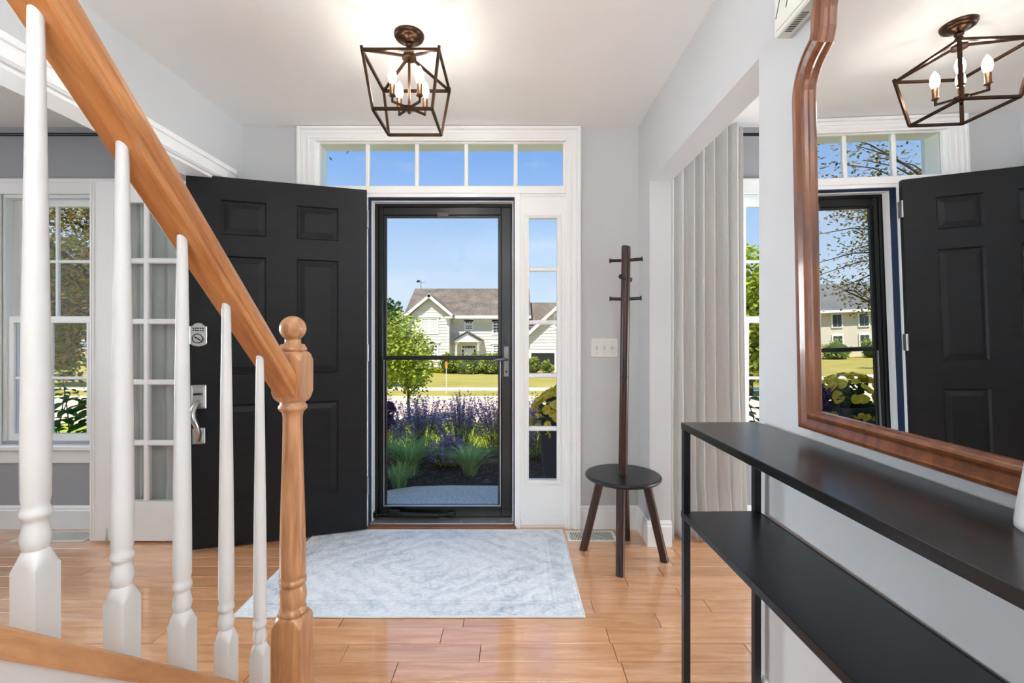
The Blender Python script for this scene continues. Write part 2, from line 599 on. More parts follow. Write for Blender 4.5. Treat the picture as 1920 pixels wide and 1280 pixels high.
# --- casing of the left opening
def casing_frame(name, mb_list):
    o = root(name, (0, 0, 0), kind='structure')
    return o
tr = root('trim_1', (XL, OPL[1], 0), 'white stepped casing of the wide opening on the left', kind='structure')
c0, c1, cz = OPL
for x0, x1, s in ((XL, XL + 0.018, 1), (XL - WT - 0.018, XL - WT, -1)):
    hd = MB().box(x0, x1, c0, c1, cz, cz + 0.09)
    hd.build('head_casing', M_TRIM, tr, bevel=0.003)
    xo = (x1, x1 + 0.010) if s > 0 else (x0 - 0.010, x0)
    MB().box(xo[0], xo[1], c0 - 0.09, c1 + 0.09, cz + 0.062, cz + 0.09).build('back_band', M_TRIM, tr, bevel=0.003)
    MB().box(xo[0] + (0 if s > 0 else 0.004), xo[1] - (0.004 if s > 0 else 0), c0 - 0.09, c1 + 0.09, cz + 0.006, cz + 0.022).build('bead', M_TRIM, tr, bevel=0.002)
    for ya, yb in ((c0 - 0.09, c0), (c1, c1 + 0.09)):
        MB().box(x0, x1, ya, yb, 0, cz + 0.09).build('side_casing', M_TRIM, tr, bevel=0.003)
MB().box(XL - WT, XL, c0, c1, cz - 0.015, cz).build('head_jamb', M_TRIM, tr)
MB().box(XL - WT, XL, c1 - 0.015, c1, 0, cz - 0.015).build('side_jamb', M_TRIM, tr)
MB().box(XL - WT, XL, c0, c0 + 0.015, 0, cz - 0.015).build('side_jamb', M_TRIM, tr)

# ================================================================== ENTRY UNIT
eu = root('trim_2', (-0.44, FY, 0), 'white moulded casing and frame of the entry door unit', kind='structure')
EO = (-1.302, 0.412, 2.436)      # casing outside
EI = (-1.198, 0.326, 2.352)      # casing inside
def casing_piece(x0, x1, z0, z1, name='casing'):
    MB().box(x0, x1, FY - 0.016, FY, z0, z1).build(name, M_TRIM, eu, bevel=0.002)
casing_piece(EO[0], EI[0], 0, EO[2], 'casing_leg')
casing_piece(EI[1], EO[1], 0, EO[2], 'casing_leg')
casing_piece(EI[0], EI[1], EI[2], EO[2], 'casing_head')
for d0, d1, t in ((0.0, 0.018, 0.030), (0.024, 0.042, 0.022), (0.06, 0.072, 0.021)):
    yb = FY - t
    MB().box(EO[0] + d0, EO[0] + d1, yb, FY - 0.014, 0, EO[2] - d0).build('casing_bead', M_TRIM, eu, bevel=0.002)
    MB().box(EO[1] - d1, EO[1] - d0, yb, FY - 0.014, 0, EO[2] - d0).build('casing_bead', M_TRIM, eu, bevel=0.002)
    MB().box(EO[0] + d1, EO[1] - d1, yb, FY - 0.014, EO[2] - d1, EO[2] - d0).build('casing_bead', M_TRIM, eu, bevel=0.002)
DX0, DX1, DZ = -0.882, 0.013, 2.016      # door opening
# frame members
MB().box(-1.25, EI[0] + 0.004, FY, EXT, 0, 2.395).build('frame_post', M_TRIM, eu)
MB().box(EI[1] - 0.004, 0.36, FY, EXT, 0, 2.395).build('frame_post', M_TRIM, eu)
MB().box(EI[0] + 0.004, EI[1] - 0.004, FY, EXT, 2.354, 2.395).build('frame_head', M_TRIM, eu)
MB().box(EI[0] + 0.004, EI[1] - 0.004, FY - 0.010, EXT, 2.036, 2.078).build('transom_bar', M_TRIM, eu, bevel=0.003)
MB().box(DX0, DX1, FY + 0.0, EXT, DZ, 2.036).build('door_head_jamb', M_TRIM, eu)
for a, b in ((DX0 - 0.05, DX0), (DX1, DX1 + 0.034)):
    MB().box(a, b, FY - 0.006, EXT + 0.02, 0, 2.036).build('door_jamb', M_TRIM, eu, bevel=0.002)
# stops and weatherstrip
MB().box(DX0, DX0 + 0.014, FY + 0.055, FY + 0.10, 0, DZ).build('door_stop', M_TRIM, eu)
MB().box(DX1 - 0.014, DX1, FY + 0.055, FY + 0.10, 0, DZ).build('door_stop', M_TRIM, eu)
MB().box(DX0 + 0.014, DX1 - 0.014, FY + 0.055, FY + 0.10, DZ - 0.014, DZ).build('door_stop', M_TRIM, eu)
MB().box(DX0, DX0 + 0.007, FY + 0.012, FY + 0.054, 0, DZ).build('weatherstrip', M_NAVY, eu)
MB().box(DX1 - 0.007, DX1, FY + 0.012, FY + 0.054, 0, DZ).build('weatherstrip', M_NAVY, eu)
MB().box(DX0 + 0.007, DX1 - 0.007, FY + 0.012, FY + 0.054, DZ - 0.007, DZ).build('weatherstrip', M_NAVY, eu)
# sill and threshold
M_SILLW = wood('oak_sill', (112, 66, 40), (146, 92, 58), (0.9, 8, 8), 0.4, 5)
MB().box(DX0 - 0.02, DX1 + 0.01, FY - 0.028, FY + 0.02, 0.0, 0.016).build('wood_sill', M_SILLW, eu, bevel=0.003)
th = MB().box(DX0, DX1, FY + 0.02, 2.99, 0.0, 0.022).build('threshold', M_ALU, eu, bevel=0.003)
for i in range(4):
    MB().lathe([(0.006, 0), (0.006, 0.002), (0.002, 0.003)], (-0.72 + i * 0.2, FY + 0.045, 0.022), 10).build('screw', M_NICKEL, th)
# exterior surround
for a, b in ((-1.42, -1.27), (0.36, 0.51)):
    MB().box(a, b, EXT, 3.03, -0.12, 2.40).build('outside_pilaster', M_TRIMX, eu)
MB().box(-1.42, 0.51, EXT, 3.03, 2.40, 2.68).build('outside_head', M_TRIMX, eu)

def lites(parent, x0, x1, z0, z1, cols, rows, y, mw, md, mat=M_TRIM, glass=M_GLASS, ym=None):
    """panes and muntins filling a rectangle; every pane and bar its own part"""
    w, h = x1 - x0, z1 - z0
    ym = ym if ym is not None else y
    pw = (w - (cols - 1) * mw) / cols
    ph = (h - (rows - 1) * mw) / rows
    for c in range(1, cols):
        xx = x0 + c * pw + (c - 1) * mw
        MB().box(xx, xx + mw, ym - md / 2, ym + md / 2, z0, z1).build('muntin', mat, parent, bevel=mw * 0.18)
    for r in range(1, rows):
        zz = z0 + r * ph + (r - 1) * mw
        MB().box(x0, x1, ym - md / 2 + 0.0008, ym + md / 2 - 0.0008, zz, zz + mw).build('muntin', mat, parent, bevel=mw * 0.18)
    me = MB().box(0, pw, -0.002, 0.002, 0, ph).mesh('pane')
    me.materials.append(glass)
    for c in range(cols):
        for r in range(rows):
            link('pane', me, Vector((x0 + c * (pw + mw), y, z0 + r * (ph + mw))) - OFF[parent], parent)

# transom window
tw = root('window_1', (-0.44, FY + 0.03, 2.078), 'wide five-pane transom window over the front door', kind='structure')
tx0, tx1, tz0, tz1 = EI[0] + 0.004, EI[1] - 0.004, 2.078, 2.354
yT = 2.80
MB().box(tx0, tx0 + 0.012, yT - 0.015, yT + 0.03, tz0, tz1).build('sash_stile', M_TRIM, tw)
MB().box(tx1 - 0.012, tx1, yT - 0.015, yT + 0.03, tz0, tz1).build('sash_stile', M_TRIM, tw)
MB().box(tx0 + 0.012, tx1 - 0.012, yT - 0.015, yT + 0.03, tz0, tz0 + 0.010).build('sash_rail', M_TRIM, tw)
MB().box(tx0 + 0.012, tx1 - 0.012, yT - 0.015, yT + 0.03, tz1 - 0.006, tz1).build('sash_rail', M_TRIM, tw)
lites(tw, tx0 + 0.012, tx1 - 0.012, tz0 + 0.010, tz1 - 0.006, 5, 1, yT + 0.006, 0.024, 0.03)

# sidelights
def sidelight(name, cx, w, label):
    o = root(name, (cx, FY + 0.01, 0), label, kind='structure')
    x0, x1 = cx - w / 2, cx + w / 2
    g0, g1, gz0, gz1 = cx - 0.086, cx + 0.086, 0.288, 1.892
    ya, yb = FY + 0.012, FY + 0.052
    MB().box(x0, g0, ya, yb, 0, 2.036).build('stile', M_TRIM, o)
    MB().box(g1, x1, ya, yb, 0, 2.036).build('stile', M_TRIM, o)
    MB().box(g0, g1, ya, yb, 0, gz0).build('bottom_rail', M_TRIM, o)
    MB().box(g0, g1, ya, yb, gz1, 2.036).build('top_rail', M_TRIM, o)
    for (a, b, c, d) in ((g0 - 0.026, g1 + 0.026, gz1 + 0.010, gz1 + 0.026), (g0 - 0.026, g1 + 0.026, gz0 - 0.026, gz0 - 0.010),
                         (g0 - 0.026, g0 - 0.010, gz0 - 0.010, gz1 + 0.010), (g1 + 0.010, g1 + 0.026, gz0 - 0.010, gz1 + 0.010)):
        MB().box(a, b, ya - 0.008, ya, c, d).build('glazing_bead', M_TRIM, o, bevel=0.003)
    MB().box(x0 + 0.004, x1 - 0.004, ya - 0.01, ya, 0.016, 0.055).build('base_strip', M_TRIM, o, bevel=0.003)
    MB().box(x0 + 0.004, x1 - 0.004, ya - 0.008, ya, 2.02, 2.036).build('top_strip', M_TRIM, o, bevel=0.003)
    lites(o, g0, g1, gz0, gz1, 1, 5, FY + 0.032, 0.026, 0.03)
    return o
sidelight('window_2', 0.186, 0.282, 'tall narrow five-pane sidelight right of the front door')
sidelight('window_3', -1.064, 0.268, 'tall narrow sidelight hidden behind the open black door')

# ---------------------------------------------------------------- front door (open, six panels)
HINGE = Vector((DX0 - 0.004, FY - 0.001, 0))
DW_, DH_ = 0.928, 2.03
dang = math.atan2(0.276, 0.885)
fd = root('door_1', HINGE, 'black six-panel front door standing open on the left', kind='structure')
fd.rotation_euler = (0, 0, PI + dang)
OFF[fd] = Vector((0, 0, 0))       # children are written in the door's own frame: x along the leaf, visible face on +y
TH = 0.044
z0d, z1d = 0.014, 2.044
cols_ = ((0.160, 0.384), (0.540, 0.766))
rows_ = ((0.245, 0.790), (0.955, 1.612), (1.728, 1.920))
# frame members (stiles, rails) leave the panel openings free
stl = [(0, cols_[0][0]), (cols_[0][1], cols_[1][0]), (cols_[1][1], DW_)]
for a, b in stl:
    MB().box(a, b, 0, TH, z0d, z1d).build('door_stile', M_BLACKD, fd)
zr = [z0d, rows_[0][0], rows_[0][1], rows_[1][0], rows_[1][1], rows_[2][0], rows_[2][1], z1d]
for a, b in cols_:
    for i in range(0, 8, 2):
        MB().box(a, b, 0, TH, zr[i], zr[i + 1]).build('door_rail', M_BLACKD, fd)
    for c, d in rows_:
        p = MB()
        for s in (1, -1):
            # raised panel: recessed sloping border up to a flat field
            def ring(i, dep):
                yy = TH / 2 + s * (TH / 2 - dep)
                return [(a + i, yy, c + i), (b - i, yy, c + i), (b - i, yy, d - i), (a + i, yy, d - i)]
            rs = [ring(0, 0), ring(0.008, 0.010), ring(0.014, 0.010), ring(0.042, 0.003), ring(0.046, 0.003)]
            if s > 0:
                rs = [list(reversed(r)) for r in rs]
            p.rings(rs, cap=False, smooth=False)
            p.add(rs[-1], [(0, 1, 2, 3)])
        p.build('door_panel', M_BLACKD, fd)
# hinges at the hinge edge
for z in (0.22, 1.02, 1.82):
    h = MB().box(-0.010, 0.0, 0.006, 0.04, z, z + 0.10)
    h.build('hinge', M_NICKEL, fd)
    MB().lathe([(0.006, 0), (0.006, 0.10)], (-0.006, TH + 0.004, z), 10).build('hinge_pin', M_NICKEL, fd)
# keypad deadbolt
u = 0.867
yf = TH
k = MB()
pts = []
for i in range(13):
    a = PI * i / 12
    pts.append((u + 0.020 * math.cos(a), 1.232 + 0.010 * math.sin(a)))
outline = [(u + 0.040, 1.128), (u + 0.040, 1.222), (u + 0.028, 1.226)] + pts[1:-1] + [(u - 0.028, 1.226), (u - 0.040, 1.222), (u - 0.040, 1.128), (u - 0.026, 1.118), (u, 1.112), (u + 0.026, 1.118)]
k.prism([(x, yf, z) for x, z in outline], (0, 0.014, 0))
kp = k.build('keypad_lock', M_NICKEL, fd, bevel=0.003)
for r in range(2):
    for c in range(5):
        MB().lathe([(0.0042, 0), (0.0042, 0.003)], (0, 0, 0), 8)
        b_ = MB().ico((u - 0.022 + c * 0.011, yf + 0.015, 1.212 - r * 0.012), (0.0042, 0.003, 0.0032), 8, 5)
        b_.build('keypad_button', M_DARKMETAL, kp)
dial = MB().tube([(u, yf + 0.012, 1.157), (u, yf + 0.024, 1.157)], 0.028, 24)
dl = dial.build('lock_dial', M_NICKEL, kp)
MB().tube([(u + 0.024 * math.cos(2 * PI * i / 24), yf + 0.025, 1.157 + 0.024 * math.sin(2 * PI * i / 24)) for i in range(25)], 0.0025, 6).build('dial_ring', M_DARKMETAL, kp)
MB().bar((u - 0.013, yf + 0.026, 1.148), (u + 0.013, yf + 0.026, 1.166), 0.006).build('thumb_turn', M_DARKMETAL, kp)
# handle set
hs = MB().box(u - 0.036, u + 0.036, yf, yf + 0.010, 0.775, 0.905).build('handle_plate', M_NICKEL, fd, bevel=0.004)
MB().box(u - 0.028, u + 0.028, yf + 0.010, yf + 0.013, 0.784, 0.896).build('plate_field', M_NICKEL, hs, bevel=0.002)
MB().box(u - 0.020, u + 0.020, yf + 0.012, yf + 0.034, 0.852, 0.862).build('thumb_latch', M_DARKMETAL, hs, bevel=0.003)
h2 = MB().box(u - 0.030, u + 0.030, yf, yf + 0.010, 0.585, 0.672).build('handle_foot', M_NICKEL, fd, bevel=0.004)
MB().box(u - 0.022, u + 0.022, yf + 0.010, yf + 0.013, 0.593, 0.664).build('foot_field', M_NICKEL, h2, bevel=0.002)
g = []
for i in range(17):
    t = i / 16
    z = 0.815 - t * 0.21
    out = 0.012 + 0.050 * math.sin(PI * min(1, t * 1.02)) ** 0.75
    sw = 0.012 * math.sin(2 * PI * t)
    g.append((u + sw, yf + out, z))
MB().tube(g, [0.016 - 0.006 * abs(0.3 - i / 16) * 1.2 for i in range(17)], 12).build('grip_handle', M_NICKEL, fd)

# ---------------------------------------------------------------- storm door
sd = root('door_2', (-0.43, 2.90, 0), 'black full-view glass storm door in the entry', kind='structure')
ya, yb = 2.876, 2.916
fx0, fx1 = DX0 + 0.014, DX1 - 0.002
gx0, gx1, gz0, gz1 = -0.800, -0.092, 0.100, 1.920
MB().box(DX0, fx0 + 0.020, ya, yb + 0.03, 0.022, DZ).build('outer_frame', M_STORM, sd)
MB().box(fx1 - 0.020, DX1, ya, yb + 0.03, 0.022, DZ).build('outer_frame', M_STORM, sd)
MB().box(fx0 + 0.02, fx1 - 0.02, ya + 0.001, yb + 0.03, DZ - 0.03, DZ).build('outer_frame', M_STORM, sd)
MB().box(fx0 + 0.020, gx0 - 0.02, ya + 0.006, yb, 0.024, DZ - 0.03).build('stile', M_STORM, sd, bevel=0.003)
MB().box(gx1 + 0.02, fx1 - 0.020, ya + 0.006, yb, 0.024, DZ - 0.03).build('stile', M_STORM, sd, bevel=0.003)
MB().box(gx0 - 0.02, gx1 + 0.02, ya + 0.006, yb, gz1 + 0.016, DZ - 0.03).build('top_rail', M_STORM, sd, bevel=0.003)
MB().box(gx0 - 0.02, gx1 + 0.02, ya + 0.006, yb, 0.024, gz0 - 0.004).build('bottom_rail', M_STORM, sd, bevel=0.003)
for a, b in ((gx0 - 0.02, gx0), (gx1, gx1 + 0.02)):
    MB().box(a, b, ya + 0.014, yb - 0.006, gz0 - 0.004, gz1 + 0.016).build('glazing_stop', M_STORM, sd, bevel=0.002)
MB().box(gx0, gx1, ya + 0.014, yb - 0.006, gz1, gz1 + 0.016).build('glazing_stop', M_STORM, sd, bevel=0.002)
MB().box(gx0 - 0.012, gx1 + 0.012, ya + 0.004, yb - 0.006, 1.018, 1.044).build('cross_bar', M_STORM, sd, bevel=0.003)
MB().box(gx0, gx1, ya + 0.020, ya + 0.024, 1.044, gz1).build('pane', M_GLASS, sd)
MB().box(gx0, gx1, ya + 0.026, ya + 0.030, gz0, 1.018).build('pane', M_GLASS, sd)
# thin silvery edges of the lower sash
for a, b, c, d in ((gx0 - 0.017, gx0 - 0.012, gz0, 1.018), (gx1 + 0.012, gx1 + 0.017, gz0, 1.018), (gx0 - 0.017, gx1 + 0.017, gz0 - 0.008, gz0 - 0.003)):
    MB().box(a, b, ya + 0.003, ya + 0.014, c, d).build('sash_edge', M_ALU, sd)
MB().box(-0.478, -0.402, ya - 0.006, ya + 0.014, gz1 - 0.004, gz1 + 0.034).build('screen_latch', pm('latch_grey', (88, 84, 80), 0.4), sd, bevel=0.006)
hp = MB().box(-0.056, -0.022, ya - 0.006, ya + 0.006, 0.912, 1.106).build('handle_plate', pm('pewter', (122, 122, 120), 0.35, 0.8), sd, bevel=0.003)
lv = [(-0.036, ya - 0.005, 1.022), (-0.036, ya - 0.045, 1.022), (-0.06, ya - 0.052, 1.025), (-0.10, ya - 0.052, 1.022), (-0.135, ya - 0.05, 1.008), (-0.148, ya - 0.05, 0.998)]
MB().tube(lv, [0.009, 0.009, 0.009, 0.009, 0.008, 0.008], 10).build('lever', MATS['pewter'], hp)
MB().tube([(-0.039, ya - 0.012, 0.945), (-0.039, ya - 0.004, 0.945)], 0.007, 10).build('key_cylinder', M_DARKMETAL, hp)
# pneumatic closer
cl = MB().tube([(-0.76, ya - 0.030, 0.056), (-0.46, ya - 0.030, 0.048)], 0.014, 14).build('closer_tube', M_DARKMETAL, sd)
MB().tube([(-0.865, ya - 0.030, 0.052), (-0.76, ya - 0.030, 0.055)], 0.006, 8).build('closer_rod', M_DARKMETAL, sd)
MB().box(-0.78, -0.70, ya - 0.046, ya - 0.014, 0.044, 0.082).build('closer_button', M_DARKMETAL, sd, bevel=0.010)
MB().box(-0.875, -0.845, ya - 0.044, ya + 0.004, 0.036, 0.070).build('closer_bracket', M_DARKMETAL, sd, bevel=0.003)
MB().tube([(-0.46, ya - 0.030, 0.048), (-0.39, ya - 0.012, 0.046)], [0.007, 0.007], 8).build('closer_pin', M_DARKMETAL, sd)
MB().box(-0.405, -0.36, ya - 0.018, ya + 0.008, 0.034, 0.062).build('closer_bracket', M_DARKMETAL, sd, bevel=0.003)

# ---------------------------------------------------------------- french door folded into the living room
gd = root('door_3', (-1.79, 2.60, 0), 'white glazed interior door folded open in the left room', kind='structure')
x0, x1 = -2.392, -1.790
ya, yb = 2.572, 2.607
g0, g1, gz0, gz1 = -2.255, -1.895, 0.235, 1.925
MB().box(x0, g0, ya, yb, 0.012, 2.045).build('stile', M_TRIM, gd, bevel=0.002)
MB().box(g1, x1, ya, yb, 0.012, 2.045).build('stile', M_TRIM, gd, bevel=0.002)
MB().box(g0, g1, ya, yb, 0.012, gz0).build('bottom_rail', M_TRIM, gd)
MB().box(g0, g1, ya, yb, gz1, 2.045).build('top_rail', M_TRIM, gd)
for i in range(2):
    MB().box(x0 + 0.006 + i * 0.014, x0 + 0.016 + i * 0.014, ya - 0.006, ya, 0.02, 2.04).build('astragal', M_TRIM, gd, bevel=0.002)
lites(gd, g0, g1, gz0, gz1, 2, 5, ya + 0.018, 0.030, 0.034)

# ---------------------------------------------------------------- double-hung windows
def double_hung(name, x0, x1, z0, z1, label, cols=3):
    o = root(name, ((x0 + x1) / 2, FY, z0), label, kind='structure')
    cw = 0.085
    # interior casing, stool, apron
    MB().box(x0 - cw, x0, FY - 0.018, FY, z0 - 0.02, z1).build('side_casing', M_TRIM, o, bevel=0.003)
    MB().box(x1, x1 + cw, FY - 0.018, FY, z0 - 0.02, z1).build('side_casing', M_TRIM, o, bevel=0.003)
    MB().box(x0 - cw, x1 + cw, FY - 0.020, FY, z1, z1 + cw).build('head_casing', M_TRIM, o, bevel=0.003)
    MB().box(x0 - cw - 0.01, x1 + cw + 0.01, FY - 0.030, FY - 0.02, z1 + cw - 0.02, z1 + cw + 0.004).build('head_band', M_TRIM, o, bevel=0.003)
    MB().box(x0 - cw - 0.02, x1 + cw + 0.02, FY - 0.045, FY + 0.03, z0 - 0.05, z0 - 0.02).build('stool', M_TRIM, o, bevel=0.006)
    MB().box(x0 - cw, x1 + cw, FY - 0.016, FY, z0 - 0.13, z0 - 0.05).build('apron', M_TRIM, o, bevel=0.003)
    # jambs to the outside
    e = EXT + 0.05
    MB().box(x0 - 0.03, x0 + 0.018, FY, e, z0, z1).build('jamb', M_TRIMX, o)
    MB().box(x1 - 0.018, x1 + 0.03, FY, e, z0, z1).build('jamb', M_TRIMX, o)
    MB().box(x0 + 0.018, x1 - 0.018, FY, e, z1 - 0.02, z1 + 0.01).build('head_jamb', M_TRIMX, o)
    MB().box(x0 - 0.03, x1 + 0.03, FY + 0.03, e + 0.03, z0 - 0.05, z0).build('sill', M_TRIMX, o)
    zm = (z0 + z1) / 2 - 0.01
    for nm, zz0, zz1, yy in (('lower_sash', z0, zm + 0.02, FY + 0.028), ('upper_sash', zm - 0.02, z1 - 0.02, FY + 0.066)):
        a, b = x0 + 0.018, x1 - 0.018
        st = 0.036
        s = MB().box(a, a + st, yy - 0.016, yy + 0.016, zz0, zz1).box(b - st, b, yy - 0.016, yy + 0.016, zz0, zz1)
        s.box(a + st, b - st, yy - 0.016, yy + 0.016, zz0, zz0 + 0.042).box(a + st, b - st, yy - 0.016, yy + 0.016, zz1 - 0.038, zz1)
        so = s.build(nm, M_TRIM, o)
        lites(so, a + st, b - st, zz0 + 0.042, zz1 - 0.038, cols, 2, yy, 0.018, 0.02)
    return o
double_hung('window_4', LW[0][0], LW[0][1], 0.53, 2.03, 'white double-hung window behind the two nearest balusters')
double_hung('window_5', LW[1][0], LW[1][1], 0.53, 2.03, 'second double-hung window at the left edge')
double_hung('window_6', DW[0], DW[1], 0.53, 2.03, 'double-hung window seen past the curtain on the right')
# added casing on the blank back wall, framing the fill light behind the viewer
bw = root('back_fill_casing', (-0.2, BY, 0.4), kind='structure')
for a, b, c, d in ((-0.42, -0.33, 0.25, 2.42), (0.37, 0.46, 0.25, 2.42), (-0.33, 0.37, 2.33, 2.42), (-0.33, 0.37, 0.25, 0.34)):
    MB().box(a, b, BY, BY + 0.03, c, d).build('casing', M_TRIM, bw)


# ================================================================== STAIRCASE
st = root('staircase', (-0.9, 1.30, 0), 'oak railed staircase with white turned balusters in the left foreground', 'staircase')
SX = -0.643
def zshoe(y):
    return 0.391 + 0.905 * (1.024 - y)
def zrail(y):
    return 1.114 + 0.90 * (1.159 - y)
Y0, Y1 = -0.10, 1.290
# handrail: moulded section carried along the slope, vertical end cut against the newel
half = [(0.0, 0.0), (0.026, 0.0), (0.029, 0.003), (0.029, 0.011), (0.0245, 0.0145), (0.0245, 0.0185), (0.0275, 0.021),
        (0.0305, 0.027), (0.0315, 0.038), (0.0295, 0.049), (0.023, 0.0575), (0.012, 0.0615), (0.0, 0.0625)]
sec = half + [(-u_, v_) for u_, v_ in reversed(half[1:-1])]
rings = []
for y in (Y0, 0.3, 0.7, Y1 - 0.0015):
    rings.append([(SX + u_, y, zrail(y) + v_ * 1.345) for u_, v_ in sec])
rl = MB().rings(rings, True, False).build('handrail', M_OAKR, st)
# shoe rail and white stringer wall under it
def slab(x0, x1, ya, yb, f0, f1):
    return MB().rings([[(x0, y, f0(y)), (x1, y, f0(y)), (x1, y, f1(y)), (x0, y, f1(y))] for y in (ya, yb)], True, False)
slab(SX - 0.043, SX + 0.043, Y0 - 0.3, Y1 - 0.0015, lambda y: zshoe(y) - 0.041, zshoe).build('shoe_rail', M_OAKS, st, bevel=0.004)
slab(SX - 0.034, SX + 0.034, Y0 - 0.3, Y1 - 0.0015, lambda y: 0.0, lambda y: zshoe(y) - 0.041).build('stringer_wall', M_BWHITE, st)
# balusters: one mesh, five objects
H_B = 0.905  # slope
def baluster_mesh():
    mb = MB()
    s = 0.017
    big = 0.0245
    top = zrail(0) - zshoe(0) + 0.022
    prof = [(-0.02, s, big), (0.098, s, big), (0.104, s, 0.0215), (0.111, s, 0.0185), (0.118, None, 0.0155), (0.123, None, 0.0133), (0.128, None, 0.0150),
            (0.137, None, 0.0166), (0.146, None, 0.0152), (0.158, None, 0.0128), (0.163, None, 0.0132), (0.166, None, 0.0158), (0.171, None, 0.0166),
            (0.176, None, 0.0158), (0.180, None, 0.0140), (0.185, None, 0.0142), (0.192, None, 0.0155), (0.26, None, 0.0157), (0.45, None, 0.0140),
            (0.70, None, 0.0108), (top, None, 0.0087)]
    mb.turned(prof, (0, 0), 32)
    me = mb.mesh('baluster', sharp=38)
    me.materials.append(M_BWHITE)
    return me
bme = baluster_mesh()
for i in range(5):
    y = 0.614 + 0.1362 * i
    link('baluster', bme, Vector((SX, y, zshoe(y))) - OFF[st], st)
# newel post
NX, NY = SX, 1.332
s = 0.0415
bigr = 0.0588
nw = MB().turned([(0.0, s, bigr), (0.335, s, bigr), (0.345, s, 0.0555), (0.353, s, 0.050), (0.359, s, 0.0445), (0.363, None, 0.0410)], (NX, NY), 64)
nb = nw.build('newel_post', M_OAKV, st, sharp=38)
MB().lathe([(0.034, 0.360), (0.0375, 0.364), (0.0385, 0.370), (0.0370, 0.377), (0.0305, 0.381), (0.0345, 0.390), (0.0378, 0.404), (0.0380, 0.416), (0.0362, 0.430),
            (0.0325, 0.441), (0.0300, 0.446), (0.0365, 0.450), (0.0378, 0.457), (0.0368, 0.463), (0.0315, 0.466), (0.0352, 0.472), (0.0362, 0.486),
            (0.0355, 0.56), (0.0325, 0.68), (0.0290, 0.80), (0.0268, 0.90), (0.0268, 0.935), (0.0290, 0.948), (0.0340, 0.954), (0.0385, 0.958), (0.0395, 0.963),
            (0.0385, 0.969), (0.0345, 0.972), (0.0345, 0.983)], (NX, NY, 0), 40).build('newel_shaft', M_OAKV, nb)
MB().turned([(0.981, None, 0.0395), (0.985, s, 0.0445), (0.992, s, 0.051), (1.000, s, 0.0555), (1.008, s, bigr), (1.100, s, bigr), (1.108, s, 0.0555), (1.116, s, 0.051),
             (1.122, s, 0.0445), (1.126, None, 0.0395)], (NX, NY), 64).build('newel_block', M_OAKV, nb, sharp=38)
MB().lathe([(0.034, 1.125), (0.0375, 1.128), (0.0385, 1.134), (0.0360, 1.139), (0.0330, 1.142), (0.0330, 1.146), (0.0225, 1.149), (0.0215, 1.158), (0.0225, 1.162)], (NX, NY, 0), 36).build('newel_collar', M_OAKV, nb)
MB().ico((NX, NY, 1.193), (0.0365, 0.0365, 0.0365), 32, 18).build('newel_ball', M_OAKV, nb)
# steps rising toward the viewer, left of the rail
for i in range(6):
    ya_ = 1.16 - 0.21 * i
    zt = 0.19 * (i + 1)
    MB().box(XL + 0.002, SX - 0.044, ya_ - 0.012, ya_, zt - 0.19, zt - 0.028).build('riser', M_BWHITE, st)
    MB().box(XL + 0.002, SX - 0.044, ya_ - 0.222, ya_ + 0.022, zt - 0.028, zt).build('tread', M_TREAD, st, bevel=0.006)

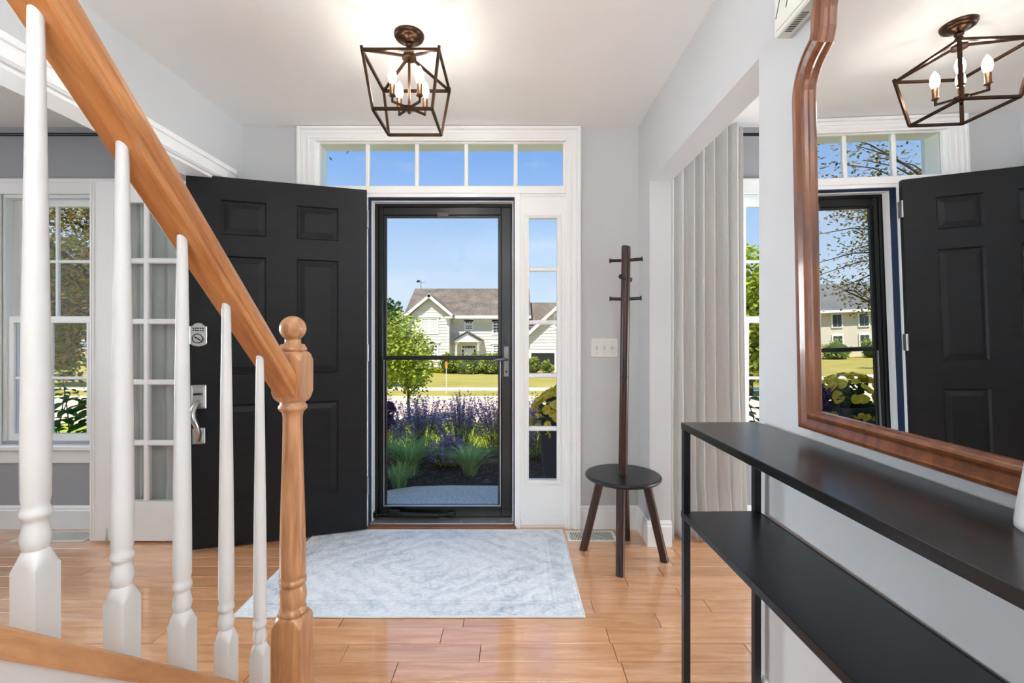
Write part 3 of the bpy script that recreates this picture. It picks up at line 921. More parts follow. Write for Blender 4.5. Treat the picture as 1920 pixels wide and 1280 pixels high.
# ================================================================== RUG
def rug_material():
    m, n, l, b = base_mat('faded_rug')
    tc = n.new('ShaderNodeTexCoord')
    sp = n.new('ShaderNodeSeparateXYZ')
    l.new(tc.outputs['Object'], sp.inputs[0])
    def math_(op, a, c=None):
        q = n.new('ShaderNodeMath')
        q.operation = op
        for i, v in enumerate((a, c)):
            if v is None:
                continue
            if isinstance(v, (int, float)):
                q.inputs[i].default_value = v
            else:
                l.new(v, q.inputs[i])
        return q.outputs[0]
    ax = math_('ABSOLUTE', sp.outputs['X'])
    ay = math_('ABSOLUTE', sp.outputs['Y'])
    dx = math_('SUBTRACT', 0.73, ax)
    dy = math_('SUBTRACT', 0.43, ay)
    edge = math_('MINIMUM', dx, dy)              # distance to the rug's edge
    def ramp(src, els):
        r = n.new('ShaderNodeValToRGB')
        r.color_ramp.interpolation = 'LINEAR'
        e = r.color_ramp.elements
        e[0].position, e[0].color = els[0][0], (els[0][1],) * 3 + (1,)
        e[1].position, e[1].color = els[-1][0], (els[-1][1],) * 3 + (1,)
        for p_, c_ in els[1:-1]:
            q = e.new(p_)
            q.color = (c_,) * 3 + (1,)
        l.new(src, r.inputs[0])
        return r.outputs[0]
    e4 = math_('MULTIPLY', edge, 2.0)
    bord = ramp(e4, [(0.0, 0.0), (0.03, 0.05), (0.045, 0.75), (0.055, 0.15), (0.07, 0.5), (0.20, 0.62), (0.215, 0.1), (0.24, 0.75), (0.255, 0.2), (0.275, 0.15), (0.40, 0.12), (1.0, 0.05)])
    # medallion: warped diamond rings round the middle
    nz = n.new('ShaderNodeTexNoise')
    nz.inputs['Scale'].default_value = 9
    nz.inputs['Detail'].default_value = 5
    l.new(tc.outputs['Object'], nz.inputs[0])
    dia = math_('ADD', math_('MULTIPLY', ax, 1.6), math_('MULTIPLY', ay, 2.4))
    dia = math_('ADD', dia, math_('MULTIPLY', nz.outputs[0], 0.5))
    sn = math_('ABSOLUTE', math_('SINE', math_('MULTIPLY', dia, 13.0)))
    med = math_('MULTIPLY', math_('POWER', sn, 3.0), 0.30)
    vo = n.new('ShaderNodeTexVoronoi')
    vo.inputs['Scale'].default_value = 17
    l.new(tc.outputs['Object'], vo.inputs['Vector'])
    flower = ramp(vo.outputs['Distance'], [(0.0, 0.35), (0.25, 0.02), (0.42, 0.3), (0.6, 0.05), (1.0, 0.0)])
    n2 = n.new('ShaderNodeTexNoise')
    n2.inputs['Scale'].default_value = 3.2
    n2.inputs['Detail'].default_value = 6
    n2.inputs['Roughness'].default_value = 0.7
    l.new(tc.outputs['Object'], n2.inputs[0])
    wear = ramp(n2.outputs[0], [(0.34, 0.15), (0.66, 1.0)])
    n3 = n.new('ShaderNodeTexNoise')
    n3.inputs['Scale'].default_value = 120
    n3.inputs['Detail'].default_value = 3
    mp = n.new('ShaderNodeMapping')
    mp.inputs['Scale'].default_value = (0.45, 1.6, 1)
    l.new(tc.outputs['Object'], mp.inputs[0])
    l.new(mp.outputs[0], n3.inputs[0])
    fine = ramp(n3.outputs[0], [(0.38, 0.0), (0.62, 0.75)])
    pat = math_('ADD', math_('MULTIPLY', bord, 0.55), math_('ADD', med, math_('MULTIPLY', flower, 0.9)))
    pat = math_('MULTIPLY', pat, wear)
    pat = math_('ADD', pat, math_('MULTIPLY', fine, 0.32))
    mx = n.new('ShaderNodeMix')
    mx.data_type = 'RGBA'
    mx.clamp_factor = True
    mx.inputs[6].default_value = lin((247, 249, 251)) + (1,)
    mx.inputs[7].default_value = lin((150, 167, 184)) + (1,)
    l.new(pat, mx.inputs[0])
    l.new(mx.outputs[2], b.inputs['Base Color'])
    b.inputs['Roughness'].default_value = 0.95
    b.inputs['Specular IOR Level'].default_value = 0.1
    bp = n.new('ShaderNodeBump')
    bp.inputs['Strength'].default_value = 0.25
    bp.inputs['Distance'].default_value = 0.003
    l.new(n3.outputs[0], bp.inputs['Height'])
    l.new(bp.outputs[0], b.inputs['Normal'])
    return m
rc = (-0.432, 2.312)
rw, rh = 1.462, 0.845
rr = root('area_rug', (rc[0], rc[1], 0), 'faded pale blue grey rug with worn oriental pattern before the door', 'rug')
mb = MB()
nx_, ny_ = 48, 28
top = []
for j in range(ny_ + 1):
    for i in range(nx_ + 1):
        x = -rw / 2 + rw * i / nx_
        y = -rh / 2 + rh * j / ny_
        z = 0.006 + 0.0008 * mnoise.noise(Vector((x * 4, y * 4, 0)))
        wx = 0.004 * mnoise.noise(Vector((y * 3, 5, 0)))
        wy = 0.004 * mnoise.noise(Vector((x * 3, 9, 0)))
        top.append((rc[0] + x + wx, rc[1] + y + wy, z))
fs = [(j * (nx_ + 1) + i, j * (nx_ + 1) + i + 1, (j + 1) * (nx_ + 1) + i + 1, (j + 1) * (nx_ + 1) + i) for j in range(ny_) for i in range(nx_)]
mb.add(top, fs, True)
mb.box(rc[0] - rw / 2 + 0.005, rc[0] + rw / 2 - 0.005, rc[1] - rh / 2 + 0.005, rc[1] + rh / 2 - 0.005, 0.0005, 0.004)
mb.build('rug_pile', rug_material(), rr)
edge_pts = [top[i] for i in range(nx_ + 1)] + [top[j * (nx_ + 1) + nx_] for j in range(1, ny_ + 1)] + \
           [top[ny_ * (nx_ + 1) + i] for i in range(nx_ - 1, -1, -1)] + [top[j * (nx_ + 1)] for j in range(ny_ - 1, -1, -1)]
MB().tube([(p[0], p[1], 0.0048) for p in edge_pts], 0.0042, 6).build('bound_edge', pm('rug_binding', (224, 226, 228), 0.9, bump=0.2, bscale=300), rr)

# ================================================================== CONSOLE TABLE
ct = root('console_table', (0.64, 0.79, 0), 'narrow black steel console table with a lower shelf along the right wall', 'console table')
ct.rotation_euler = (0, 0, R(1.0))
OFF[ct] = Vector((0, 0, 0))
W2, L2, HZ = 0.118, 0.595, 0.909
MB().box(-W2, W2, -L2, L2, HZ - 0.021, HZ).build('table_top', M_CTOP, ct, bevel=0.0015)
MB().box(-W2 + 0.004, W2 - 0.004, -L2 + 0.002, L2 - 0.002, 0.629, 0.639).build('shelf', M_CSHELF, ct, bevel=0.001)
for sx in (-1, 1):
    for sy in (-1, 1):
        xx = sx * (W2 - 0.011)
        yy = sy * (L2 - 0.011)
        MB().box(xx - 0.010, xx + 0.010, yy - 0.010, yy + 0.010, 0, HZ - 0.021).build('leg', M_STEEL, ct, bevel=0.001)
for sx in (-1, 1):
    xx = sx * (W2 - 0.002)
    MB().box(xx - 0.002, xx + 0.002, -L2, L2, 0.622, 0.640).build('shelf_lip', M_STEEL, ct)

# tapered white vase at the right edge
vx, vy = 0.716, 0.600
vz = HZ
MB().lathe([(0.034, 0.0), (0.0375, 0.003), (0.0378, 0.010), (0.036, 0.03), (0.030, 0.075), (0.0245, 0.115), (0.021, 0.145), (0.022, 0.155), (0.0205, 0.158), (0.017, 0.150)],
           (vx, vy, vz), 32)
vase = MB().lathe([(0.034, 0.0), (0.0375, 0.003), (0.0378, 0.010), (0.036, 0.03), (0.030, 0.075), (0.0245, 0.115), (0.021, 0.145), (0.022, 0.155), (0.0205, 0.158), (0.017, 0.150), (0.018, 0.10)],
                  (vx, vy, vz), 32).build('vase', M_CERAMIC)
tag(vase, 'small white tapered vase on the console at the right edge', 'vase')

# ================================================================== MIRROR
# local frame: x = along the wall (positive = away from the viewer, world +y), z up, y = out of the wall (world -x)
mr = root('wall_mirror', (XR - 0.003, 0.80, 0.936), 'tall arched wall mirror in a reddish wooden frame above the console', 'mirror')
mr.rotation_euler = (0, R(-1.1), 0)
OFF[mr] = Vector((0, 0, 0))
HW = 0.372          # half width, outside
def half_outline():
    """far half, bottom corner to apex, of the outside edge: (along, up)"""
    p = [(HW, 0.0), (HW, 0.40), (HW, 0.70), (HW, 0.83)]
    for i in range(1, 9):                 # rounded shoulder
        a = R(62) * i / 8
        p.append((HW - 0.135 * (1 - math.cos(a)), 0.83 + 0.135 * math.sin(a) * 1.02))
    x1_, z1_ = p[-1]
    p.append((x1_ - 0.004, z1_ + 0.012))  # small step
    bx, bz = x1_ - 0.004, z1_ + 0.012
    for i in range(1, 11):                # crown arch
        t = i / 10
        a = PI / 2 * t
        p.append((bx * math.cos(a) ** 0.9 if i < 10 else 0.0, bz + 0.24 * math.sin(a)))
    return p
ho = half_outline()
full = ho + [(-x, z) for x, z in reversed(ho[:-1])]
def inset(poly, d):
    out = []
    n_ = len(poly)
    for i in range(n_):
        a, b, c = (Vector(poly[i - 1]), Vector(poly[i]), Vector(poly[(i + 1) % n_]))
        e1, e2 = (b - a).normalized(), (c - b).normalized()
        n1, n2 = Vector((-e1.y, e1.x)), Vector((-e2.y, e2.x))
        k_ = n1 + n2
        q = k_ / max(0.35, k_.dot(n1)) if k_.length > 1e-6 else n1
        out.append(tuple(b + q * d))
    return out
# moulding section: (inset from the outer edge, height out of the wall)
sect = [(0.0, 0.004), (0.0, 0.022), (0.004, 0.030), (0.011, 0.032), (0.014, 0.028), (0.028, 0.022), (0.033, 0.023), (0.036, 0.029), (0.041, 0.030), (0.045, 0.026), (0.047, 0.018), (0.051, 0.016), (0.051, 0.010)]
rs = []
for d_, h_ in sect:
    rs.append([(-h_, x, z) for x, z in inset(full, d_)])
fr = MB().rings(rs, False, False)
fr.build('mirror_frame', M_CHERRY, mr)
gl = inset(full, 0.049)
MB().prism([(-0.006, x, z) for x, z in gl], (-0.005, 0, 0)).build('mirror_glass', M_MIRROR, mr)

# ================================================================== DOOR CHIME
ch = root('door_chime', (XR, 1.16, 1.98), 'cream plastic door chime box with vent slots high on the right wall', 'door chime')
cy0, cy1, cz0, cz1 = 1.075, 1.250, 1.985, 2.12
MB().box(XR - 0.006, XR, cy0, cy1 + 0.0, cz0 + 0.003, cz1).build('back_plate', M_CHIME, ch)
MB().box(XR - 0.048, XR - 0.006, cy0, cy1, cz0, cz1).build('cover', M_CHIME, ch, bevel=0.004)
MB().box(XR - 0.051, XR - 0.048, cy0 + 0.012, cy1 - 0.012, cz0 + 0.012, cz1 - 0.012).build('face_panel', M_CHIME, ch, bevel=0.001)
for i in range(3):
    yy = cy0 + 0.04 + i * 0.045
    MB().bar((XR - 0.0515, yy, cz1 - 0.02), (XR - 0.0515, yy + 0.03, cz0 + 0.045), 0.0015).build('face_groove', M_SLOT, ch)
for i in range(12):
    yy = cy0 + 0.068 + i * 0.0066
    MB().box(XR - 0.038, XR - 0.020, yy, yy + 0.0026, cz0 - 0.0006, cz0 + 0.004).build('vent_slot', M_SLOT, ch)

# ================================================================== CEILING LIGHT
LXc, LYc = -0.436, 1.92
lt = root('ceiling_light', (LXc, LYc, 2.07), 'bronze open-cage lantern ceiling light with four candle bulbs', 'ceiling light')
def P(x, y, z):
    return (LXc + x, LYc + y, z)
MB().lathe([(0.063, CZ), (0.063, CZ - 0.006), (0.058, CZ - 0.016), (0.045, CZ - 0.022), (0.040, CZ - 0.021), (0.036, CZ - 0.026), (0.022, CZ - 0.030), (0.016, CZ - 0.034)], (LXc, LYc, 0), 36).build('canopy', M_BRONZE, lt)
MB().lathe([(0.010, 2.412), (0.010, 2.404), (0.016, 2.400), (0.017, 2.394), (0.011, 2.388), (0.013, 2.384), (0.020, 2.368), (0.027, 2.352), (0.028, 2.346), (0.012, 2.344)], (LXc, LYc, 0), 28).build('stem_bell', M_BRONZE, lt)
hub = MB().lathe([(0.030, 2.338), (0.030, 2.345), (0.010, 2.346)], (LXc, LYc, 0), 28).build('top_hub', M_BRONZE, lt)
ta, zt_, ba, zb_ = 0.150, 2.284, 0.1175, 2.070
for sx in (-1, 1):
    for sy in (-1, 1):
        MB().bar(P(sx * 0.02, sy * 0.02, 2.341), P(sx * ta, sy * ta, zt_), 0.009).build('cage_arm', M_BRONZE, lt)
        MB().bar(P(sx * ba, sy * ba, zb_), P(sx * (ta + 0.0015), sy * (ta + 0.0015), zt_ + 0.014), 0.0105).build('cage_post', M_BRONZE, lt)
for a_, z_ in ((ta, zt_), (ba, zb_)):
    c_ = [(-a_, -a_), (a_, -a_), (a_, a_), (-a_, a_)]
    for i in range(4):
        p_, q_ = c_[i], c_[(i + 1) % 4]
        MB().bar(P(p_[0], p_[1], z_), P(q_[0], q_[1], z_), 0.0105).build('cage_rail', M_BRONZE, lt)
MB().lathe([(0.0055, 2.13), (0.0055, 2.34)], (LXc, LYc, 0), 12).build('center_rod', M_BRONZE, lt)
MB().lathe([(0.005, 2.108), (0.008, 2.112), (0.008, 2.122), (0.026, 2.126), (0.027, 2.134), (0.018, 2.140), (0.006, 2.142)], (LXc, LYc, 0), 28).build('socket_hub', M_BRONZE, lt)
def bulb_material():
    m, n, l, b = base_mat('lit_candle_bulb')
    b.inputs['Base Color'].default_value = (1, 0.9, 0.75, 1)
    b.inputs['Emission Color'].default_value = (1.0, 0.90, 0.78, 1)
    b.inputs['Emission Strength'].default_value = 54.0
    b.inputs['Roughness'].default_value = 0.2
    return m
M_BULB = bulb_material()
for sx in (-1, 1):
    for sy in (-1, 1):
        px, py = sx * 0.056, sy * 0.056
        MB().bar(P(sx * 0.015, sy * 0.015, 2.131), P(px, py, 2.131), 0.008).build('socket_arm', M_BRONZE, lt)
        MB().bar(P(px, py, 2.127), P(px, py, 2.155), 0.008).build('socket_riser', M_BRONZE, lt)
        sk = MB().lathe([(0.008, 2.150), (0.015, 2.154), (0.015, 2.157), (0.0115, 2.158), (0.0115, 2.202), (0.009, 2.203)], (LXc + px, LYc + py, 0), 20).build('candle_sleeve', M_SOCKET, lt)
        MB().lathe([(0.0085, 2.200), (0.0125, 2.208), (0.0170, 2.224), (0.0178, 2.234), (0.0160, 2.246), (0.0110, 2.260), (0.0055, 2.270), (0.002, 2.275)], (LXc + px, LYc + py, 0), 20).build('bulb', M_BULB, sk)

# ================================================================== COAT RACK STOOL
cx, cy = 0.588, 2.425
cs = root('coat_rack', (cx, cy, 0), 'dark wooden coat rack pole rising from a black round stool seat', 'coat rack')
SZ = 0.436
MB().lathe([(0.160, SZ - 0.024), (0.190, SZ - 0.022), (0.198, SZ - 0.014), (0.199, SZ - 0.006), (0.195, SZ - 0.001), (0.185, SZ)], (cx, cy, 0), 56).build('seat', M_PEG, cs)
ptop = (cx + 0.018, cy, 1.648)
MB().tube([(cx, cy, SZ - 0.005), (cx + 0.0075, cy, 0.955)], [0.0235, 0.0238], 24).build('pole', M_WALNUT, cs)
MB().tube([(cx + 0.0075, cy, 0.957), (cx + 0.017, cy, 1.642), ptop], [0.0238, 0.0238, 0.0225], 24).build('upper_pole', M_WALNUT, cs)
for (bx_, by_), (tx_, ty_) in (((0.526, 2.225), (0.55, 2.31)), ((0.790, 2.365), (0.70, 2.39)), ((0.388, 2.495), (0.48, 2.46)), ((0.655, 2.615), (0.62, 2.53))):
    a_ = Vector((bx_, by_, 0.0))
    b_ = Vector((tx_, ty_, SZ - 0.022))
    d_ = (b_ - a_).normalized()
    s_ = d_.cross(Vector((0, 1, 0))).normalized()
    t_ = Vector((0, 1, 0))
    rings = []
    for z, r_ in ((0.0, 0.0215), (SZ - 0.022, 0.0235)):
        c_ = a_ + d_ * (z / d_.z)
        rings.append([(c_.x + r_ * math.cos(2 * PI * i / 20), c_.y + r_ * math.sin(2 * PI * i / 20), z) for i in range(20)])
    MB().rings(rings, True, True).build('leg', M_WALNUT, cs)
for z, dx_, dy_ in ((1.572, 0.081, -0.030), (1.474, 0.042, 0.070), (1.366, 0.081, -0.018)):
    ax_ = cx + 0.0075 + (z - 0.956) * 0.0139
    for s in (-1, 1):
        v_ = Vector((dx_ * s, dy_ * s, 0.004))
        d_ = v_.normalized()
        p0 = Vector((ax_, cy, z))
        pg = MB().tube([p0 + d_ * 0.018, p0 + d_ * (v_.length - 0.006)], [0.0085, 0.0085], 14)
        po_ = pg.build('peg', M_PEG, cs)
        MB().tube([p0 + d_ * (v_.length - 0.007), p0 + d_ * (v_.length - 0.004), p0 + d_ * v_.length], [0.010, 0.0135, 0.0125], 16).build('peg_cap', M_PEG, po_)

# ================================================================== SWITCH PLATE, REGISTERS
sw = root('light_switch', (0.558, FY, 1.04), 'white triple light switch plate beside the coat rack', 'light switch')
MB().box(0.477, 0.641, FY - 0.006, FY, 1.042, 1.157).build('plate', M_PLASTIC, sw, bevel=0.003)
for i in range(3):
    x = 0.559 + (i - 1) * 0.046
    f_ = MB().box(x - 0.005, x + 0.005, FY - 0.0068, FY - 0.0058, 1.0875, 1.1115).build('switch_slot', pm('switch_offwhite', (196, 194, 188), 0.6), sw)  # slots and screws in a duller off-white than the plate
    up = 1 if i != 1 else -1
    MB().prism([(x - 0.0038, FY - 0.006, 1.0945), (x - 0.0038, FY - 0.006, 1.1045), (x - 0.0038, FY - 0.018, 1.1065 + up * 0.003), (x - 0.0038, FY - 0.018, 1.0975 + up * 0.003)], (0.0076, 0, 0)).build('toggle', M_PLASTIC, sw)
    for z in (1.069, 1.130):
        MB().tube([(x, FY - 0.0075, z), (x, FY - 0.0055, z)], 0.003, 8).build('screw', MATS['switch_offwhite'], sw)

def register(name, x0, x1, y0, y1, n, label):
    o = root(name, ((x0 + x1) / 2, (y0 + y1) / 2, 0), label, 'floor vent', 'floor vents')
    z = 0.004
    b = 0.016
    for a in ((x0, x1, y0, y0 + b), (x0, x1, y1 - b, y1), (x0, x0 + b, y0 + b, y1 - b), (x1 - b, x1, y0 + b, y1 - b)):
        MB().box(*a, 0.0003, z).build('rim', M_PLASTIC, o, bevel=0.001)
    MB().box(x0 + b, x1 - b, y0 + b, y1 - b, 0.0002, 0.0006).build('duct', M_SLOT, o)
    w = (x1 - x0 - 2 * b) / n
    me = MB().box(0, w * 0.5, 0, y1 - y0 - 2 * b, 0.0006, z - 0.0005).mesh('slat')
    me.materials.append(M_PLASTIC)
    for i in range(n):
        link('slat', me, Vector((x0 + b + i * w + w * 0.25, y0 + b, 0)) - OFF[o], o)
    return o
register('floor_vent', 0.318, 0.600, 2.590, 2.728, 26, 'white slotted floor vent under the coat rack stool')
register('floor_vent', -2.86, -2.44, 2.585, 2.725, 34, 'white floor vent under the window behind the balusters')

# ================================================================== CURTAINS AND RODS
def curtain(name, x0, x1, y, ztop, folds, amp, label, flare=0.03, seed=1, puddle=0.05):
    rr_ = random.Random(seed)
    ph = [rr_.uniform(-0.5, 0.5) for _ in range(60)]
    NX_, NZ_ = folds * 12, 40
    grid = []
    for j in range(NZ_ + 1):
        t = j / NZ_                        # 0 top, 1 bottom
        row = []
        for i in range(NX_ + 1):
            u_ = i / NX_
            fi = u_ * folds
            k_ = int(fi)
            wob = 0.55 * mnoise.noise(Vector((u_ * 5, t * 2.2, seed)))
            a_ = 2 * PI * (fi + 0.35 * ph[k_ % 60] * math.sin(PI * (fi - k_)) + wob * 0.35 * t)
            am = amp * (0.55 + 0.45 * t) * (0.75 + 0.5 * (0.5 + 0.5 * math.sin(k_ * 2.3 + seed)))
            sp = flare * (t ** 2) * (u_ - 0.35)
            x = x0 + (x1 - x0) * u_ + sp + 0.25 * am * math.cos(a_)
            yy = y - am * math.sin(a_) - puddle * max(0, t - 0.86) / 0.14 * (0.6 + 0.5 * math.sin(u_ * 9 + seed))
            z = ztop * (1 - t) + 0.008 + 0.010 * max(0, math.sin(u_ * 14 + seed)) * t ** 6
            if j == 0:
                z += 0.010 * math.sin(a_ * 0.5 + 1)
            row.append((x, yy, z))
        grid.append(row)
    mb = MB()
    mb.rings(grid, cap=False, smooth=True, closed=False)
    o = mb.build(name, M_CURT)
    so = o.modifiers.new('thickness', 'SOLIDIFY')
    so.thickness = 0.002
    return tag(o, label, 'curtain')
curtain('curtain', 0.905, 1.332, 2.640, 2.385, 7, 0.036, 'pale grey curtain hanging in the room on the right', seed=3)
curtain('curtain', -2.315, -1.80, 2.648, 2.385, 7, 0.030, 'grey curtain seen through the glazed interior door on the left', seed=8)
def rod(x0, x1, label):
    o = root('curtain_rod', ((x0 + x1) / 2, 2.70, 2.365), label, 'curtain rod')
    MB().tube([(x0, 2.70, 2.365), (x1, 2.70, 2.365)], 0.0095, 14).build('pole', M_DARKMETAL, o)
    for x in (x0, x1):
        MB().ico((x, 2.70, 2.365), 0.016, 14, 8).build('finial', M_DARKMETAL, o)
    for x in (x0 + 0.06, x1 - 0.06):
        MB().bar((x, 2.70, 2.356), (x, FY, 2.356), 0.010).build('bracket', M_DARKMETAL, o)
rod(-4.2, -1.80, 'black curtain rod above the window behind the balusters')
rod(0.90, 2.75, 'black curtain rod carrying the pale curtain on the right')

# ================================================================== OUTSIDE: GROUND
def groundmat(name, cols, scale, rough=0.9, bump=0.5, detail=8, big=0.7):
    m, n, l, b = base_mat(name)
    tc = n.new('ShaderNodeTexCoord')
    n1 = n.new('ShaderNodeTexNoise')
    n1.inputs['Scale'].default_value = scale
    n1.inputs['Detail'].default_value = detail
    n1.inputs['Roughness'].default_value = 0.7
    l.new(tc.outputs['Object'], n1.inputs[0])
    n2 = n.new('ShaderNodeTexNoise')
    n2.inputs['Scale'].default_value = big
    n2.inputs['Detail'].default_value = 3
    l.new(tc.outputs['Object'], n2.inputs[0])
    ad = n.new('ShaderNodeMath')
    ad.operation = 'MULTIPLY_ADD'
    ad.inputs[1].default_value = 0.6
    l.new(n1.outputs[0], ad.inputs[0])
    m2 = n.new('ShaderNodeMath')
    m2.operation = 'MULTIPLY'
    m2.inputs[1].default_value = 0.4
    l.new(n2.outputs[0], m2.inputs[0])
    l.new(m2.outputs[0], ad.inputs[2])
    rp = n.new('ShaderNodeValToRGB')
    e = rp.color_ramp.elements
    e[0].position, e[0].color = 0.34, lin(cols[0]) + (1,)
    e[1].position, e[1].color = 0.66, lin(cols[-1]) + (1,)
    if len(cols) > 2:
        q = e.new(0.5)
        q.color = lin(cols[1]) + (1,)
    l.new(ad.outputs[0], rp.inputs[0])
    l.new(rp.outputs[0], b.inputs['Base Color'])
    b.inputs['Roughness'].default_value = rough
    b.inputs['Specular IOR Level'].default_value = 0.2
    bp = n.new('ShaderNodeBump')
    bp.inputs['Strength'].default_value = bump
    bp.inputs['Distance'].default_value = 0.02
    l.new(n1.outputs[0], bp.inputs['Height'])
    l.new(bp.outputs[0], b.inputs['Normal'])
    return m
M_LAWN = groundmat('lawn', [(136, 128, 56), (164, 150, 74), (186, 166, 94)], 30)
M_LAWNN = groundmat('lawn_near_grass', [(136, 148, 46), (172, 178, 60), (198, 192, 86)], 40)
M_STREET = groundmat('pinkish_asphalt', [(210, 178, 160), (222, 192, 174)], 60, bump=0.2)
M_WALK = groundmat('sidewalk_concrete', [(206, 198, 178), (222, 214, 196)], 50, bump=0.1)
M_MULCH = groundmat('dark_mulch', [(30, 27, 27), (52, 47, 45), (84, 76, 72)], 90, bump=1.0)
M_SLAB = groundmat('exposed_aggregate', [(150, 150, 146), (224, 222, 216), (252, 250, 246)], 75, bump=0.8, detail=4, big=300)

PROF = [(2.92, -0.16), (3.9, -0.17), (4.9, -0.19), (5.6, -0.22), (8.0, -0.55), (11.4, -1.03), (11.6, -1.06)]
FAR = [(16.2, -1.00), (18.5, -1.06), (19.7, -1.08), (30.0, -1.60), (40.0, -2.06), (60.0, -2.1), (120.0, -1.5)]
def zg(y, prof):
    for (a, za), (b, zb) in zip(prof, prof[1:]):
        if a <= y <= b:
            return za + (zb - za) * (y - a) / (b - a)
    return prof[-1][1]
def strip(name, y0, y1, x0, x1, prof, mat, label, nx=24, ny=16, amp=0.02, dz=0.0):
    rows = []
    for j in range(ny + 1):
        y = y0 + (y1 - y0) * j / ny
        rows.append([(x0 + (x1 - x0) * i / nx, y, zg(y, prof) + dz + amp * mnoise.noise(Vector(((x0 + (x1 - x0) * i / nx) * 0.5, y * 0.5, 0)))) for i in range(nx + 1)])
    mb = MB().rings(rows, cap=False, smooth=True, closed=False)
    return struct(mb.build(name, mat), label)
strip('lawn_front', 2.92, 11.5, -30, 30, PROF, M_LAWNN, 'sunlit green front lawn beyond the flower bed', 40, 30, 0.02)
struct(MB().box(-60, 60, 11.5, 16.0, -1.3, -1.07).build('street', M_STREET), 'pale pinkish street crossing the view')
struct(MB().box(-60, 60, 15.95, 16.12, -1.3, -0.97).build('curb', M_WALK), 'far concrete curb of the street')
strip('lawn_verge', 16.1, 18.5, -60, 60, FAR, M_LAWN, 'narrow grass verge beyond the street', 40, 6, 0.01)
strip('sidewalk', 18.5, 19.7, -60, 60, FAR, M_WALK, 'thin pale sidewalk across the street', 20, 2, 0.0, 0.01)
strip('lawn_far', 19.7, 120, -90, 90, FAR, M_LAWN, 'yellow green lawn in front of the house across the street', 40, 40, 0.04)
# porch slab with a step edge, curved on the far left
pts = [(-1.75, 2.92), (1.5, 2.92), (1.5, 3.86), (-0.55, 3.90), (-0.85, 3.87), (-1.02, 3.78), (-1.12, 3.66), (-1.75, 3.60)]
ps = root('porch', (-0.4, 3.3, -0.2), kind='structure')
ps['label'] = 'grey pebbled concrete porch slab outside the storm door'
MB().prism([(x, y, -0.22) for x, y in pts], (0, 0, 0.11)).build('porch_slab', M_SLAB, ps)
pin = [(-1.7, 2.94), (1.45, 2.94), (1.45, 3.70), (-1.7, 3.70)]
# mulch bed
rows = []
for j in range(13):
    y = 3.5 + 2.0 * j / 12
    rows.append([(-3.2 + 6.4 * i / 40, y, -0.155 + 0.03 * mnoise.noise(Vector((i * 0.9, j * 0.9, 3))) - 0.02 * max(0, j - 9) - (0.04 if j == 12 else 0)) for i in range(41)])
struct(MB().rings(rows, cap=False, smooth=True, closed=False).build('mulch_bed', M_MULCH), 'dark mulch flower bed beyond the porch slab')
rc_ = random.Random(5)
mb = MB()
for i in range(1500):
    x, y = rc_.uniform(-1.6, 0.8), rc_.uniform(3.62, 5.0)
    if y < 3.92 and x > -1.1:
        continue
    a = rc_.uniform(0, PI)
    L, w = rc_.uniform(0.012, 0.035), rc_.uniform(0.004, 0.010)
    c_, s_ = math.cos(a), math.sin(a)
    z = -0.135 + rc_.uniform(-0.01, 0.015)
    t = rc_.uniform(-0.01, 0.01)
    mb.add([(x - c_ * L - s_ * w, y - s_ * L + c_ * w, z - t), (x - c_ * L + s_ * w, y - s_ * L - c_ * w, z - t), (x + c_ * L + s_ * w, y + s_ * L - c_ * w, z + t), (x + c_ * L - s_ * w, y + s_ * L + c_ * w, z + t)], [(0, 1, 2, 3)])
tag(mb.build('mulch_chips', leafmat('mulch_chip', [(28, 25, 25), (60, 52, 48), (44, 40, 40), (96, 86, 80)], trans=0.0)), 'loose bark chips scattered over the flower bed', 'mulch', kind='stuff')
# grass blades on the near lawn
mb = MB()
for i in range(16000):
    x, y = rc_.uniform(-4.2, 1.6), rc_.uniform(5.3, 11.3)
    z = zg(y, PROF) - 0.01
    h = rc_.uniform(0.04, 0.085)
    a = rc_.uniform(0, 2 * PI)
    w = 0.006 + 0.0012 * y
    dx_, dy_ = math.cos(a) * w, math.sin(a) * w
    mb.add([(x - dx_, y - dy_, z), (x + dx_, y + dy_, z), (x + rc_.uniform(-0.03, 0.03), y + rc_.uniform(-0.03, 0.03), z + h)], [(0, 1, 2)])
tag(mb.build('lawn_grass', leafmat('lawn_blade', [(146, 160, 48), (186, 190, 72), (164, 174, 58)], trans=0.3)), 'short grass blades of the near lawn', 'grass', kind='stuff')

# ================================================================== OUTSIDE: PLANTS
def leaf_quad(mb, c, L, w, rng, up=0.3):
    """folded four-point leaf"""
    a, b = rng.uniform(0, 2 * PI), rng.uniform(-0.9, 0.9)
    d = Vector((math.cos(a) * math.cos(b), math.sin(a) * math.cos(b), math.sin(b) + up * 0.3)).normalized()
    s = d.cross(Vector((rng.uniform(-1, 1), rng.uniform(-1, 1), 1))).normalized()
    c = Vector(c)
    mb.add([c, c + d * L * 0.45 + s * w, c + d * L, c + d * L * 0.45 - s * w], [(0, 1, 2, 3)])

def foliage(rng, c, r, n, L, w, lumps=10, fill=0.5):
    """leaves gathered in lumps on an ellipsoid"""
    mb = MB()
    cs_ = []
    for i in range(lumps):
        v = Vector((rng.gauss(0, 1), rng.gauss(0, 1), rng.gauss(0, 1))).normalized() * rng.uniform(fill, 0.85)
        cs_.append(Vector((c[0] + v.x * r[0], c[1] + v.y * r[1], c[2] + v.z * r[2])))
    for i in range(n):
        q = rng.choice(cs_)
        v = Vector((rng.gauss(0, 1), rng.gauss(0, 1), rng.gauss(0, 1))).normalized() * rng.uniform(0.35, 1.0) ** 0.5
        k = rng.uniform(0.32, 0.46)
        leaf_quad(mb, q + Vector((v.x * r[0], v.y * r[1], v.z * r[2])) * k, L * rng.uniform(0.7, 1.3), w * rng.uniform(0.7, 1.3), rng)
    return mb

